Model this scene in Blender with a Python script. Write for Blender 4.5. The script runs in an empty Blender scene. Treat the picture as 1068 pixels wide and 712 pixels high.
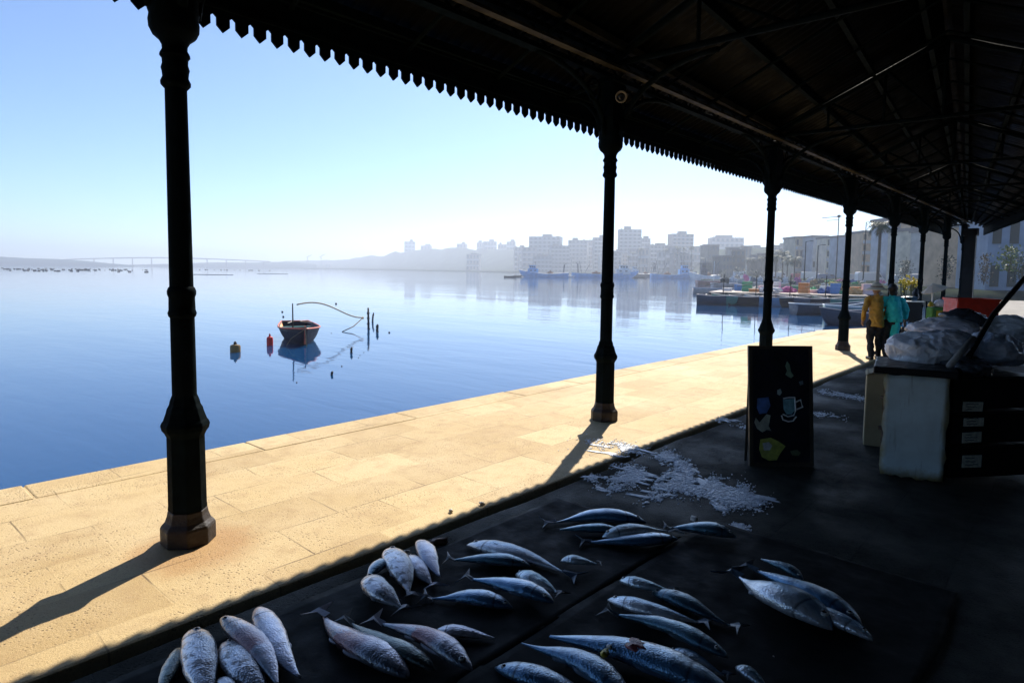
import bpy, bmesh, math, random
from mathutils import Vector, Matrix, noise as mnoise
R = random.Random(7)
C = bpy.context.scene.collection
sc = bpy.context.scene
PI = math.pi
rad = math.radians

# ------------------------------------------------------------------ camera frame
FPX, PW, PH = 665.47, 1068.0, 712.0
YAW, PITCH, ROLL, SHY = rad(42.236), rad(4.483), rad(.6895), -22.25
EYE = Vector((0, 0, 1.8))
FW = Vector((-math.sin(YAW)*math.cos(PITCH), math.cos(YAW)*math.cos(PITCH), -math.sin(PITCH)))
RT0 = Vector((math.cos(YAW), math.sin(YAW), 0)); UP0 = RT0.cross(FW)
RT = RT0*math.cos(ROLL)+UP0*math.sin(ROLL); UP = UP0*math.cos(ROLL)-RT0*math.sin(ROLL)
WATER = -.95


def ray(x, y): return FW*FPX + RT*(x-PW/2) - UP*(y-PH/2-SHY)
def at(x, y, z=0.0):
    d = ray(x, y); return EYE + d*((z-EYE.z)/d.z)
def far(x, y, depth):
    return EYE + ray(x, y)*(depth/FPX)
def hor(x): return 275.1+.01225*x


# ------------------------------------------------------------------ mesh helpers
class MB:
    def __init__(s): s.v = []; s.f = []; s.col = None
    def add(s, vs, fs):
        n = len(s.v); s.v += [Vector(v) for v in vs]; s.f += [tuple(i+n for i in f) for f in fs]; return s
    def box(s, c, d, rz=0, rx=0, ry=0):
        m = Matrix.Rotation(rz, 3, 'Z') @ Matrix.Rotation(ry, 3, 'Y') @ Matrix.Rotation(rx, 3, 'X')
        c = Vector(c); vs = []
        for z in (-.5, .5):
            for x, y in ((-.5, -.5), (.5, -.5), (.5, .5), (-.5, .5)):
                vs.append(c + m @ Vector((x*d[0], y*d[1], z*d[2])))
        return s.add(vs, [(3, 2, 1, 0), (4, 5, 6, 7), (0, 1, 5, 4), (1, 2, 6, 5), (2, 3, 7, 6), (3, 0, 4, 7)])
    def lathe(s, prof, n=16, c=(0, 0, 0), rot=0, cap=True):
        vs = []; fs = []; c = Vector(c)
        for r, z in prof:
            for k in range(n):
                a = 2*PI*k/n+rot; vs.append(c+Vector((r*math.cos(a), r*math.sin(a), z)))
        for i in range(len(prof)-1):
            for k in range(n):
                j = (k+1) % n; fs.append((i*n+k, i*n+j, (i+1)*n+j, (i+1)*n+k))
        if cap:
            fs.append(tuple(range(n-1, -1, -1))); m = (len(prof)-1)*n; fs.append(tuple(range(m, m+n)))
        return s.add(vs, fs)
    def tube(s, pts, r, n=8, flat=1.0, cap=True):
        pts = [Vector(p) for p in pts]; vs = []; fs = []
        if not isinstance(r, (list, tuple)): r = [r]*len(pts)
        ref = Vector((0, 0, 1))
        for i, p in enumerate(pts):
            t = (pts[min(i+1, len(pts)-1)]-pts[max(i-1, 0)]).normalized()
            if abs(t.dot(ref)) > .95: a = t.cross(Vector((1, 0, 0))).normalized()
            else: a = t.cross(ref).normalized()
            b = a.cross(t)
            for k in range(n):
                q = 2*PI*k/n; vs.append(p+a*(r[i]*math.cos(q))+b*(r[i]*flat*math.sin(q)))
        for i in range(len(pts)-1):
            for k in range(n):
                j = (k+1) % n; fs.append((i*n+k, (i+1)*n+k, (i+1)*n+j, i*n+j))
        if cap:
            fs.append(tuple(range(n))); m = (len(pts)-1)*n; fs.append(tuple(range(m+n-1, m-1, -1)))
        return s.add(vs, fs)
    def prism(s, poly, h0, h1, axes='xy', off=0):
        n = len(poly); vs = []
        for h in (h0, h1):
            for a, b in poly:
                vs.append((a, b, h) if axes == 'xy' else ((a, h, b) if axes == 'xz' else (h, a, b)))
        fs = [tuple(range(n-1, -1, -1)), tuple(range(n, 2*n))]
        for k in range(n):
            j = (k+1) % n; fs.append((k, j, n+j, n+k))
        return s.add(vs, fs)
    def ball(s, c, r, n=10, m=7, jit=0, seed=0):
        c = Vector(c); vs = []; fs = []
        if not isinstance(r, (tuple, list)): r = (r, r, r)
        for i in range(m+1):
            th = PI*i/m
            for k in range(n):
                ph = 2*PI*k/n
                d = Vector((math.sin(th)*math.cos(ph), math.sin(th)*math.sin(ph), math.cos(th)))
                q = 1+(mnoise.noise(d*1.7+Vector((seed, seed*2.3, 0)))*jit if jit else 0)
                vs.append(c+Vector((d.x*r[0]*q, d.y*r[1]*q, d.z*r[2]*q)))
        for i in range(m):
            for k in range(n):
                j = (k+1) % n; fs.append((i*n+k, (i+1)*n+k, (i+1)*n+j, i*n+j))
        return s.add(vs, fs)
    def build(s, name, m, parent=None, smooth=False, loc=None, rz=0, weld=False):
        me = bpy.data.meshes.new(name); me.from_pydata([tuple(v) for v in s.v], [], s.f)
        bm = bmesh.new(); bm.from_mesh(me)
        if weld: bmesh.ops.remove_doubles(bm, verts=bm.verts, dist=1e-4)
        bmesh.ops.recalc_face_normals(bm, faces=bm.faces); bm.to_mesh(me); bm.free()
        if smooth:
            for p in me.polygons: p.use_smooth = True
            if smooth == 'auto':
                me.set_sharp_from_angle(angle=rad(38))
        if m: me.materials.append(m)
        o = bpy.data.objects.new(name, me); C.objects.link(o)
        if parent: o.parent = parent
        if loc is not None: o.location = loc
        o.rotation_euler.z = rz
        return o


def tag(o, label=None, cat=None, group=None, kind=None):
    if label: o['label'] = label
    if cat: o['category'] = cat
    if group: o['group'] = group
    if kind: o['kind'] = kind
    return o
def thing(name, label, cat, loc=(0, 0, 0), rz=0, group=None):
    o = bpy.data.objects.new(name, None); C.objects.link(o)
    o.location = loc; o.rotation_euler = (0, 0, rz)
    return tag(o, label, cat, group)
def struct(o): o['kind'] = 'structure'; return o
def copy_tree(o, parent=None):
    c = o.copy(); C.objects.link(c)
    if parent: c.parent = parent
    for ch in list(o.children): copy_tree(ch, c)
    return c
def mod(o, typ, **kw):
    m = o.modifiers.new(typ.lower(), typ)
    for k, v in kw.items(): setattr(m, k, v)
    return m


# ------------------------------------------------------------------ materials
def newmat(name):
    m = bpy.data.materials.new(name); m.use_nodes = True
    nt = m.node_tree; b = nt.nodes['Principled BSDF']
    return m, nt, b
def nd(nt, t, **kw):
    n = nt.nodes.new(t)
    for k, v in kw.items():
        if k in n.inputs.keys(): n.inputs[k].default_value = v
        else: setattr(n, k, v)
    return n
def ramp(nt, fac, stops, interp='LINEAR'):
    r = nt.nodes.new('ShaderNodeValToRGB'); r.color_ramp.interpolation = interp
    el = r.color_ramp.elements
    while len(el) < len(stops): el.new(.5)
    for e, (p, c) in zip(el, stops): e.position = p; e.color = (*c, 1) if len(c) == 3 else c
    nt.links.new(fac, r.inputs['Fac']); return r.outputs['Color']
def mix(nt, a, b, fac, mode='MIX'):
    n = nt.nodes.new('ShaderNodeMix'); n.data_type = 'RGBA'; n.blend_type = mode
    for sock, v in ((n.inputs[0], fac), (n.inputs[6], a), (n.inputs[7], b)):
        if isinstance(v, (int, float)): sock.default_value = v
        elif isinstance(v, tuple): sock.default_value = (*v, 1)
        else: nt.links.new(v, sock)
    return n.outputs[2]
def noise(nt, scale, detail=4, rough=.55, vec=None, dist=0):
    n = nd(nt, 'ShaderNodeTexNoise', Scale=scale, Detail=detail, Roughness=rough, Distortion=dist)
    if vec: nt.links.new(vec, n.inputs['Vector'])
    return n.outputs['Fac']
def coords(nt, which='Object', scale=None, rot=None, loc=None):
    t = nt.nodes.new('ShaderNodeTexCoord'); o = t.outputs[which]
    if scale or rot or loc:
        mp = nt.nodes.new('ShaderNodeMapping'); nt.links.new(o, mp.inputs['Vector'])
        if scale: mp.inputs['Scale'].default_value = scale
        if rot: mp.inputs['Rotation'].default_value = rot
        if loc: mp.inputs['Location'].default_value = loc
        o = mp.outputs['Vector']
    return o
def bump(nt, b, h, strength=.3, dist=.02):
    n = nd(nt, 'ShaderNodeBump', Strength=strength, Distance=dist)
    nt.links.new(h, n.inputs['Height']); nt.links.new(n.outputs['Normal'], b.inputs['Normal']); return n
def mathn(nt, op, a, b=None):
    n = nt.nodes.new('ShaderNodeMath'); n.operation = op
    for s, v in zip(n.inputs, (a, b)):
        if v is None: continue
        if isinstance(v, (int, float)): s.default_value = v
        else: nt.links.new(v, s)
    return n.outputs[0]

_plain = {}
def paint(name, col, rough=.5, var=.25, metal=0, scale=6, bmp=0, spec=.5):
    """weathered paint / cloth / plastic: base colour broken up by noise"""
    if name in _plain: return _plain[name]
    m, nt, b = newmat(name)
    v = coords(nt)
    f = noise(nt, scale, 6, .65, v)
    d = tuple(c*(1-var) for c in col); l = tuple(min(1, c*(1+var*.6)) for c in col)
    nt.links.new(ramp(nt, f, [(.3, d), (.7, l)]), b.inputs['Base Color'])
    nt.links.new(ramp(nt, noise(nt, scale*2.3, 3, .6, v), [(.3, (max(.05, rough-.12),)*3), (.7, (min(1, rough+.15),)*3)]), b.inputs['Roughness'])
    b.inputs['Metallic'].default_value = metal
    b.inputs['Specular IOR Level'].default_value = spec
    if bmp: bump(nt, b, noise(nt, scale*5, 4, .6, v), bmp, .01)
    _plain[name] = m; return m


def stone_mat(name, dark=False):
    m, nt, b = newmat(name)
    g = coords(nt, 'Object', rot=(0, 0, rad(90)))
    wob = nd(nt, 'ShaderNodeTexNoise', Scale=1.3, Detail=2)
    nt.links.new(g, wob.inputs['Vector'])
    vm = nd(nt, 'ShaderNodeVectorMath', operation='MULTIPLY_ADD'); nt.links.new(wob.outputs['Color'], vm.inputs[0])
    vm.inputs[1].default_value = (.05, .05, 0); nt.links.new(g, vm.inputs[2]); gv = vm.outputs[0]
    br = nd(nt, 'ShaderNodeTexBrick', offset=.43, squash=1.0, squash_frequency=2)
    nt.links.new(gv, br.inputs['Vector'])
    for k, v in (('Scale', 1.0), ('Mortar Size', .005), ('Mortar Smooth', .1), ('Bias', 0.0), ('Brick Width', .84), ('Row Height', .5)):
        br.inputs[k].default_value = v
    br.inputs['Color1'].default_value = (0, 0, 0, 1); br.inputs['Color2'].default_value = (1, 1, 1, 1); br.inputs['Mortar'].default_value = (.5, .5, .5, 1)
    big = noise(nt, .7, 5, .6, g); mid = noise(nt, 5, 6, .65, g); fine = noise(nt, 60, 4, .7, g)
    vor = nd(nt, 'ShaderNodeTexVoronoi', Scale=42, Randomness=.9); nt.links.new(g, vor.inputs['Vector'])
    pits = ramp(nt, vor.outputs['Distance'], [(.10, (1,)*3), (.34, (0,)*3)])
    pitmask = ramp(nt, noise(nt, 2.2, 3, .5, g), [(.35, (0,)*3), (.6, (1,)*3)])
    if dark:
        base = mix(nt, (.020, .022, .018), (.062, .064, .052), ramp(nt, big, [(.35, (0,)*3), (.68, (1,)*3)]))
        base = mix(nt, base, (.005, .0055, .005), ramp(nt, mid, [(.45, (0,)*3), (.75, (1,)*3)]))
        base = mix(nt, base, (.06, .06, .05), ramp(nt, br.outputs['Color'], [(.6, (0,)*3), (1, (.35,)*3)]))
    else:
        base = mix(nt, (.40, .262, .095), (.60, .44, .205), br.outputs['Color'])
        base = mix(nt, base, (.62, .48, .27), ramp(nt, big, [(.4, (0,)*3), (.7, (.7,)*3)]))
        base = mix(nt, base, (.28, .15, .05), ramp(nt, mid, [(.48, (0,)*3), (.8, (.6,)*3)]))
    if not dark:                                      # rust washed down round the foot of the nearest column
        gp = coords(nt, 'Object'); dn = nd(nt, 'ShaderNodeVectorMath', operation='DISTANCE'); nt.links.new(gp, dn.inputs[0]); dn.inputs[1].default_value = (-4.16, 1.58, 0)
        sd_ = mathn(nt, 'ADD', dn.outputs['Value'], mathn(nt, 'MULTIPLY', mathn(nt, 'SUBTRACT', mid, .5), .35))
        base = mix(nt, base, (.36, .17, .04), ramp(nt, sd_, [(.26, (.75,)*3), (.44, (0,)*3)]))
    pm = nd(nt, 'ShaderNodeMath', operation='MULTIPLY'); nt.links.new(pits, pm.inputs[0]); nt.links.new(pitmask, pm.inputs[1])
    pm2 = mathn(nt, 'MULTIPLY', pm.outputs[0], .75)
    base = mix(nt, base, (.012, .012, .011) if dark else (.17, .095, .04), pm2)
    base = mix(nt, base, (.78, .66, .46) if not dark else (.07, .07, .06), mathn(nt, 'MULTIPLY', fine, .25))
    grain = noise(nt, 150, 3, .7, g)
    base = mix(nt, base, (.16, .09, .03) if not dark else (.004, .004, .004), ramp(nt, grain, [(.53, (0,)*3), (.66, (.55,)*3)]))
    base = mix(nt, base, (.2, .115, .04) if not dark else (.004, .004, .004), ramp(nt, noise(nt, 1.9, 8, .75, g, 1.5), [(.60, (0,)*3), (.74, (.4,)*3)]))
    # joints: partly filled
    jm = mathn(nt, 'MULTIPLY', br.outputs['Fac'], ramp(nt, noise(nt, 1.6, 3, .6, g), [(.44, (.02,)*3), (.68, (.75,)*3)]))
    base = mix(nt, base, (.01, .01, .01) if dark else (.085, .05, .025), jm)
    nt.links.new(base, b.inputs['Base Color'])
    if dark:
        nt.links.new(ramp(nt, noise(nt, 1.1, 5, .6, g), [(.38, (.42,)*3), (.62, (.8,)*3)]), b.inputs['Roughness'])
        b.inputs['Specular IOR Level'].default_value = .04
    else:
        b.inputs['Roughness'].default_value = .75; b.inputs['Specular IOR Level'].default_value = .3
    h = mathn(nt, 'ADD', mathn(nt, 'MULTIPLY', jm, -1.3), mathn(nt, 'MULTIPLY', pm.outputs[0], -.5))
    h = mathn(nt, 'ADD', h, mathn(nt, 'MULTIPLY', mid, .6))
    h = mathn(nt, 'ADD', h, mathn(nt, 'MULTIPLY', fine, .4)); h = mathn(nt, 'ADD', h, mathn(nt, 'MULTIPLY', grain, .3))
    bump(nt, b, h, .8, .012)
    return m


def water_mat():
    m, nt, b = newmat('harbour_water')
    g = coords(nt, 'Object')
    b.inputs['Base Color'].default_value = (.003, .045, .135, 1)
    b.inputs['Roughness'].default_value = .04; b.inputs['IOR'].default_value = 1.5
    b.inputs['Specular IOR Level'].default_value = .5
    a = coords(nt, 'Object', scale=(.32, 1.1, 1), rot=(0, 0, rad(-50)))
    w1 = noise(nt, 1.1, 3, .55, a, .4); w2 = noise(nt, .12, 2, .5, a); w3 = noise(nt, 5, 2, .5, a)
    h = mathn(nt, 'ADD', mathn(nt, 'MULTIPLY', mathn(nt, 'MULTIPLY', w1, ramp(nt, noise(nt, .035, 4, .6, coords(nt, 'Object', scale=(.35, 1.3, 1), rot=(0, 0, rad(-50)))), [(.38, (.35,)*3), (.62, (1.5,)*3)])), .013), mathn(nt, 'MULTIPLY', w2, .05))
    h = mathn(nt, 'ADD', h, mathn(nt, 'MULTIPLY', w3, .002))
    bn = nd(nt, 'ShaderNodeBump', Strength=1.0, Distance=1.0); nt.links.new(h, bn.inputs['Height'])
    nt.links.new(bn.outputs['Normal'], b.inputs['Normal'])
    return m


def fish_mat(name, back, side, belly, spot=0.0, spotcol=(.05, .06, .07), blush=0.0, gloss=.28):
    """countershaded skin: 'q' runs 0 belly .. 1 back, 't' tail .. head"""
    m, nt, b = newmat(name)
    at_ = nd(nt, 'ShaderNodeAttribute'); at_.attribute_name = 'skin'
    sp = nt.nodes.new('ShaderNodeSeparateColor'); nt.links.new(at_.outputs['Color'], sp.inputs[0])
    info = nt.nodes.new('ShaderNodeObjectInfo')
    g = coords(nt, 'Object')
    nz = noise(nt, 14, 4, .6, g)
    q = mathn(nt, 'ADD', sp.outputs[0], mathn(nt, 'MULTIPLY', mathn(nt, 'SUBTRACT', nz, .5), .16))
    c = ramp(nt, q, [(.12, belly), (.42, side), (.60, tuple((a+d)/2 for a, d in zip(side, back))), (.8, back)])
    if spot:
        f = ramp(nt, noise(nt, 22, 3, .6, g, .6), [(.5, (0,)*3), (.62, (1,)*3)])
        c = mix(nt, c, spotcol, mathn(nt, 'MULTIPLY', f, spot))
    if blush:
        f = ramp(nt, noise(nt, 9, 3, .6, g), [(.52, (0,)*3), (.7, (1,)*3)])
        c = mix(nt, c, (.33, .12, .12), mathn(nt, 'MULTIPLY', f, blush*.6))
        band = ramp(nt, mathn(nt, 'ADD', sp.outputs[1], mathn(nt, 'MULTIPLY', mathn(nt, 'SUBTRACT', noise(nt, 18, 4, .7, g), .5), .25)), [(.36, (0,)*3), (.40, (1,)*3), (.58, (.7,)*3), (.70, (0,)*3)])
        c = mix(nt, c, (.20, .065, .06), mathn(nt, 'MULTIPLY', band, mathn(nt, 'MULTIPLY', ramp(nt, sp.outputs[0], [(.15, (.3,)*3), (.5, (1,)*3)]), .9)))
    # gill cover line
    gl = ramp(nt, sp.outputs[1], [(.765, (0,)*3), (.785, (.8,)*3), (.80, (0,)*3)])
    c = mix(nt, c, (.03, .035, .045), gl)
    hsv = nt.nodes.new('ShaderNodeHueSaturation'); nt.links.new(c, hsv.inputs['Color'])
    nt.links.new(mathn(nt, 'ADD', .8, mathn(nt, 'MULTIPLY', info.outputs['Random'], .4)), hsv.inputs['Value'])
    nt.links.new(hsv.outputs[0], b.inputs['Base Color'])
    b.inputs['Roughness'].default_value = gloss; b.inputs['Specular IOR Level'].default_value = .65; b.inputs['Metallic'].default_value = .6
    b.inputs['Coat Weight'].default_value = .35; b.inputs['Coat Roughness'].default_value = .12
    sc_ = nd(nt, 'ShaderNodeTexVoronoi', Scale=110); nt.links.new(g, sc_.inputs['Vector'])
    bump(nt, b, mathn(nt, 'ADD', sc_.outputs['Distance'], mathn(nt, 'MULTIPLY', nz, 2)), .45, .005)
    return m


STONE = stone_mat('quay_limestone'); FLOOR = stone_mat('shade_dark_wet_floor', True)  # floor stone has the shade under the canopy put into its colour
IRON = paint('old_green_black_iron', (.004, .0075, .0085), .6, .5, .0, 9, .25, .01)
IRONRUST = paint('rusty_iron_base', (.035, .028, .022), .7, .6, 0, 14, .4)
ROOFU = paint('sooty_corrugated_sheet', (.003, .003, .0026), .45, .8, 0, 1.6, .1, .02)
DWOOD = paint('dark_timber', (.012, .010, .008), .6, .5, 0, 4, .2, .15)
WHITEP = paint('white_paint', (.7, .7, .68), .5, .15)
BLACKP = paint('black_plastic', (.008, .008, .009), .4, .4, 0, 6, 0, .2)

# ------------------------------------------------------------------ camera, sky, sun
cd = bpy.data.cameras.new('camera'); cam = bpy.data.objects.new('camera', cd); C.objects.link(cam); sc.camera = cam
cd.sensor_fit = 'HORIZONTAL'; cd.sensor_width = 36; cd.lens = FPX/PW*36; cd.shift_y = SHY/PW
cd.clip_start = .05; cd.clip_end = 20000
cam.matrix_world = Matrix((( RT.x, UP.x, -FW.x, EYE.x), (RT.y, UP.y, -FW.y, EYE.y), (RT.z, UP.z, -FW.z, EYE.z), (0, 0, 0, 1)))

SUN_AZ, SUN_EL = rad(24.1), rad(41.8)      # azimuth left of +Y
sd = Vector((-math.sin(SUN_AZ)*math.cos(SUN_EL), math.cos(SUN_AZ)*math.cos(SUN_EL), math.sin(SUN_EL)))
w = bpy.data.worlds.new('World'); sc.world = w; w.use_nodes = True
nt = w.node_tree; bg = nt.nodes['Background']
sky = nt.nodes.new('ShaderNodeTexSky'); sky.sky_type = 'NISHITA'; sky.sun_disc = False
sky.sun_elevation = SUN_EL; sky.sun_rotation = -SUN_AZ
sky.air_density = .75; sky.dust_density = .3; sky.ozone_density = 6.0; sky.altitude = 0
nt.links.new(sky.outputs[0], bg.inputs['Color']); bg.inputs['Strength'].default_value = .1
sl = bpy.data.lights.new('sun', 'SUN'); sun = bpy.data.objects.new('sun', sl); C.objects.link(sun)
sl.energy = 4.6; sl.angle = rad(.5); sl.color = (1, .93, .82)
sun.rotation_euler = (-sd).to_track_quat('-Z', 'Y').to_euler(); sun.location = sd*60
sc.view_settings.view_transform = 'Standard'; sc.view_settings.look = 'None'
sc.view_settings.exposure = .9; sc.view_settings.gamma = 1; sc.view_settings.use_curve_mapping = False

# ------------------------------------------------------------------ setting: quay, floor, water, land
QX = -6.33
m = MB()
m.prism([(QX, -14), (QX, 20.9), (-6.45, 21.6), (-5.63, 23.75), (-4.42, 26.3), (-3.3, 30), (-3.3, -14)], -1.6, 0.0)
quay = struct(m.build('quay_pavement', STONE))
mod(quay, 'BEVEL', width=.02, segments=2, limit_method='ANGLE')
m = MB(); rr = random.Random(3)
cop = []
y = -14.0
while y < 20.8:                                  # long kerb stones along the edge, each a touch out of line
    L = rr.uniform(1.2, 2.1); y2 = min(y+L, 20.85)
    o_ = rr.uniform(-.012, .012); zt = .004+rr.uniform(0, .004)
    m.prism([(QX-.03+o_, y), (QX-.03+o_, y2-.012), (QX+.40, y2-.012), (QX+.40, y)], -.35, zt)
    y = y2
cp = struct(m.build('quay_kerb', STONE)); mod(cp, 'BEVEL', width=.012, segments=2)
# market floor, wet paving with canopy shade darkened into its colour, slightly ragged edge
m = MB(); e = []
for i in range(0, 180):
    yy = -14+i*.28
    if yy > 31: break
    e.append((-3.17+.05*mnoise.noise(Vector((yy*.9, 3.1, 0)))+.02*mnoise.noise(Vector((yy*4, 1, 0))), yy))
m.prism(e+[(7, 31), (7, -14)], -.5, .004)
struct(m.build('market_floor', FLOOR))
m = MB(); m.prism([(-3.3, 30.9), (-4.42, 26.32), (-3.6, 40), (-5, 60), (40, 60), (40, -16), (7, -16), (7, 31)], -1.6, -.004)
PROM = paint('promenade_asphalt', (.20, .18, .15), .8, .3, 0, .8, .2)
struct(m.build('promenade', PROM))

m = MB(); m.add([(-2600, -300, WATER), (700, -300, WATER), (700, 2300, WATER), (-2600, 2300, WATER)], [(0, 1, 2, 3)])
struct(m.build('harbour_water', water_mat()))

# coast: depth along the view axis for every pixel column; then the land rises behind it
COAST = [(286, 1500), (330, 1350), (380, 1150), (430, 950), (480, 800), (540, 650), (600, 560), (660, 470), (720, 380), (770, 260), (810, 170), (850, 105), (880, 66), (905, 58), (960, 56), (1100, 54)]
SKYL = [(286, 274), (300, 272), (330, 271.5), (355, 271), (372, 268), (385, 266), (402, 266.5), (412, 263), (425, 261), (450, 259), (480, 259), (520, 259.5), (560, 261), (620, 262), (700, 262), (760, 258), (800, 257), (825, 252), (845, 248), (870, 247), (900, 250), (930, 258), (960, 270), (1100, 280)]
def interp(T, x):
    if x <= T[0][0]: return T[0][1]
    for (a, b), (c, d) in zip(T, T[1:]):
        if x <= c: return b+(d-b)*(x-a)/(c-a)
    return T[-1][1]
xs = [286+6*i for i in range(136)]
m = MB(); V = []; mult = [(1, None, WATER-.3), (1, None, -.2), (1.10, None, .4), (1.25, .04, 0), (1.45, .3, 0), (1.6, 1.0, 0), (2.2, .9, 0), (3.2, .5, 0)]
for x in xs:
    d = interp(COAST, x); rid = interp(SKYL, x); dr = max(d*1.6, 420 if x > 700 else 0)
    hz = (hor(x)-rid)*dr/FPX + .8
    hz += mnoise.noise(Vector((x*.09, 1.7, 0)))*.12*hz + mnoise.noise(Vector((x*.31, 5.7, 0)))*.06*hz
    for k, (mu, fr, z) in enumerate(mult):
        dd = d*mu if k < 3 else (d*1.1+(dr-d*1.1)*{1.25: .3, 1.45: .65, 1.6: 1, 2.2: 1.15, 3.2: 1.3}[mu])
        p = far(x, hor(x), dd); V.append(Vector((p.x, p.y, z if fr is None else max(.4, hz*fr*(1+.25*mnoise.noise(Vector((x*.11, mu*3, 4))))) if fr < 1 else hz)))
n = len(mult); F = []
for i in range(len(xs)-1):
    for k in range(n-1): F.append((i*n+k, (i+1)*n+k, (i+1)*n+k+1, i*n+k+1))
m.add(V, F)
HILL = paint('scrubby_hillside', (.045, .058, .042), 1, .8, 0, .04, 0, 0)
struct(m.build('city_hill', HILL, smooth=True))
# far shore on the left, across the bay
m = MB(); V = []; SH = [(-120, 262), (0, 267), (30, 268.6), (60, 269.5), (90, 271.5), (115, 274), (140, 276.0)]
xs2 = [-120+5*i for i in range(53)]
for x in xs2:
    h = max(0, hor(x)+.7-interp(SH, x))*(1+.12*mnoise.noise(Vector((x*.2, 9, 0))))
    for d, fr in ((1350, -.1), (1352, .35), (1400, 1.0), (1550, .8), (1650, -.1)):
        p = far(x, hor(x), d); V.append(Vector((p.x, p.y, WATER+h*1400/FPX*fr)))
F = [(i*5+k, (i+1)*5+k, (i+1)*5+k+1, i*5+k+1) for i in range(len(xs2)-1) for k in range(4)]
m.add(V, F); struct(m.build('far_shore_hill', paint('far_shore_scrub', (.035, .06, .06), 1, .4, 0, .02, 0, 0), smooth=True))
m = MB(); V = []; SH = [(120, 276), (180, 274.5), (225, 273), (262, 273.2), (300, 272.5), (330, 275)]
xs2 = [120+5*i for i in range(43)]
for x in xs2:
    h = max(.2, hor(x)+.6-interp(SH, x))
    for d, fr in ((1700, -.1), (1703, .5), (1750, 1.0), (1850, -.1)):
        p = far(x, hor(x), d); V.append(Vector((p.x, p.y, WATER+h*1750/FPX*fr)))
F = [(i*4+k, (i+1)*4+k, (i+1)*4+k+1, i*4+k+1) for i in range(len(xs2)-1) for k in range(3)]
m.add(V, F); struct(m.build('distant_hills', HILL, smooth=True))

# haze
HZ = MB(); HZ.box((-950, 1000, 29.5), (3400, 2700, 65))
hm = bpy.data.materials.new('haze_air'); hm.use_nodes = True; ht = hm.node_tree
ht.nodes.remove(ht.nodes['Principled BSDF'])
pv = ht.nodes.new('ShaderNodeVolumePrincipled'); pv.inputs['Density'].default_value = .00072
pv.inputs['Color'].default_value = (.76, .85, 1, 1); pv.inputs['Anisotropy'].default_value = .42

ht.links.new(pv.outputs[0], ht.nodes['Material Output'].inputs['Volume'])
hz = HZ.build('haze', hm); hz['kind'] = 'stuff'


# ------------------------------------------------------------------ canopy and its columns
COLX = -4.31
COLY = [1.6, 6.44, 11.58, 16.46, 21.0, 25.2, 29.8, 34.2]
EAVE = -5.06; Z0 = 4.03; SL = .45
def xr(y): return 3.97-.2195*y
def ridge(y): xm = (EAVE+xr(y))/2; return xm, Z0+SL*(xm-EAVE)
YA, YB = -13.0, 35.2

canopy = thing('market_canopy', 'long dark iron canopy roof with toothed white-lit valance over the quay', 'canopy', (0, 0, 0))
canopy['label'] = 'long dark iron market canopy with toothed valance over the fish floor'
for side in (0, 1):
    m = MB(); V = []; F = []; n = int((YB-YA)/.04)
    for i in range(n+1):
        yy = YA+i*.04; xm, zm = ridge(yy); c = .014*math.sin(2*PI*yy/.16)
        xe = EAVE-.10 if side == 0 else xr(yy)+.1
        V += [Vector((xe, yy, Z0-.045+c)), Vector((xm, yy, zm+c))]
    F = [(2*i, 2*i+1, 2*i+3, 2*i+2) for i in range(n)]
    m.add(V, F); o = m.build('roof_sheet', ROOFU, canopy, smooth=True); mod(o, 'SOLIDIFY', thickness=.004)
PURL = paint('light_worn_purlin', (.06, .05, .03), .5, .8, 0, 3, .2, .05)
for side in (0, 1):                                   # purlins just under the sheets
    for q, f in enumerate((.03, .24, .46, .70, .93)):
        m = MB(); a = []
        for yy in (YA+.1, YB-.1):
            xm, zm = ridge(yy); xe = EAVE if side == 0 else xr(yy)
            a.append(Vector((xe+(xm-xe)*f, yy, Z0+(zm-Z0)*f-.075)))
        d = (a[1]-a[0]); L = d.length
        vs = []
        for p in a:
            for dx, dz in ((-.035, -.05), (.035, -.05), (.035, .035), (-.035, .035)): vs.append(p+Vector((dx, 0, dz)))
        m.add(vs, [(3, 2, 1, 0), (4, 5, 6, 7), (0, 1, 5, 4), (1, 2, 6, 5), (2, 3, 7, 6), (3, 0, 4, 7)])
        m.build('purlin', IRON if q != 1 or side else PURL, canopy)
m = MB(); a = ridge(YA); b = ridge(YB)
m.tube([(a[0], YA, a[1]+.02), (b[0], YB, b[1]+.02)], .07, 8); m.build('ridge_cap', ROOFU, canopy)
# valance: a board cut into pointed teeth
def valance(p0, p1, tip=3.564, name='valance'):
    p0 = Vector(p0); p1 = Vector(p1); L = (p1-p0).length; u = (p1-p0)/L; nn = Vector((u.y, -u.x, 0))
    pitch = .145; n = int(L/pitch); m = MB()
    def quadbox(poly):
        vs = [p0+u*a+nn*o_+Vector((0, 0, z)) for o_ in (0, .022) for a, z in poly]; k = len(poly)
        m.add(vs, [tuple(range(k-1, -1, -1)), tuple(range(k, 2*k))]+[(i, (i+1) % k, k+(i+1) % k, k+i) for i in range(k)])
    for i in range(n):
        a = i*pitch; s = .024
        j = R.uniform(-.004, .004)
        quadbox([(a, 4.0), (a, 3.688), (a+s, 3.668), (a+s, 3.61+j), (a+pitch/2, tip+j), (a+pitch-s, 3.61+j), (a+pitch-s, 3.668), (a+pitch, 3.688), (a+pitch, 4.0)])
    return m.build(name, IRON, canopy)
valance((-5.01, YA+.2, 0), (-5.01, YB-.2, 0))
valance((xr(YA)+.02, YA+.2, 0), (xr(YB)+.02, YB-.2, 0))
m = MB()
m.box((-4.98, (YA+YB)/2, 3.97), (.06, YB-YA-.4, .07)); m.box((-4.985, (YA+YB)/2, 3.74), (.03, YB-YA-.4, .03))
m.build('eave_rail', IRON, canopy)
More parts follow.
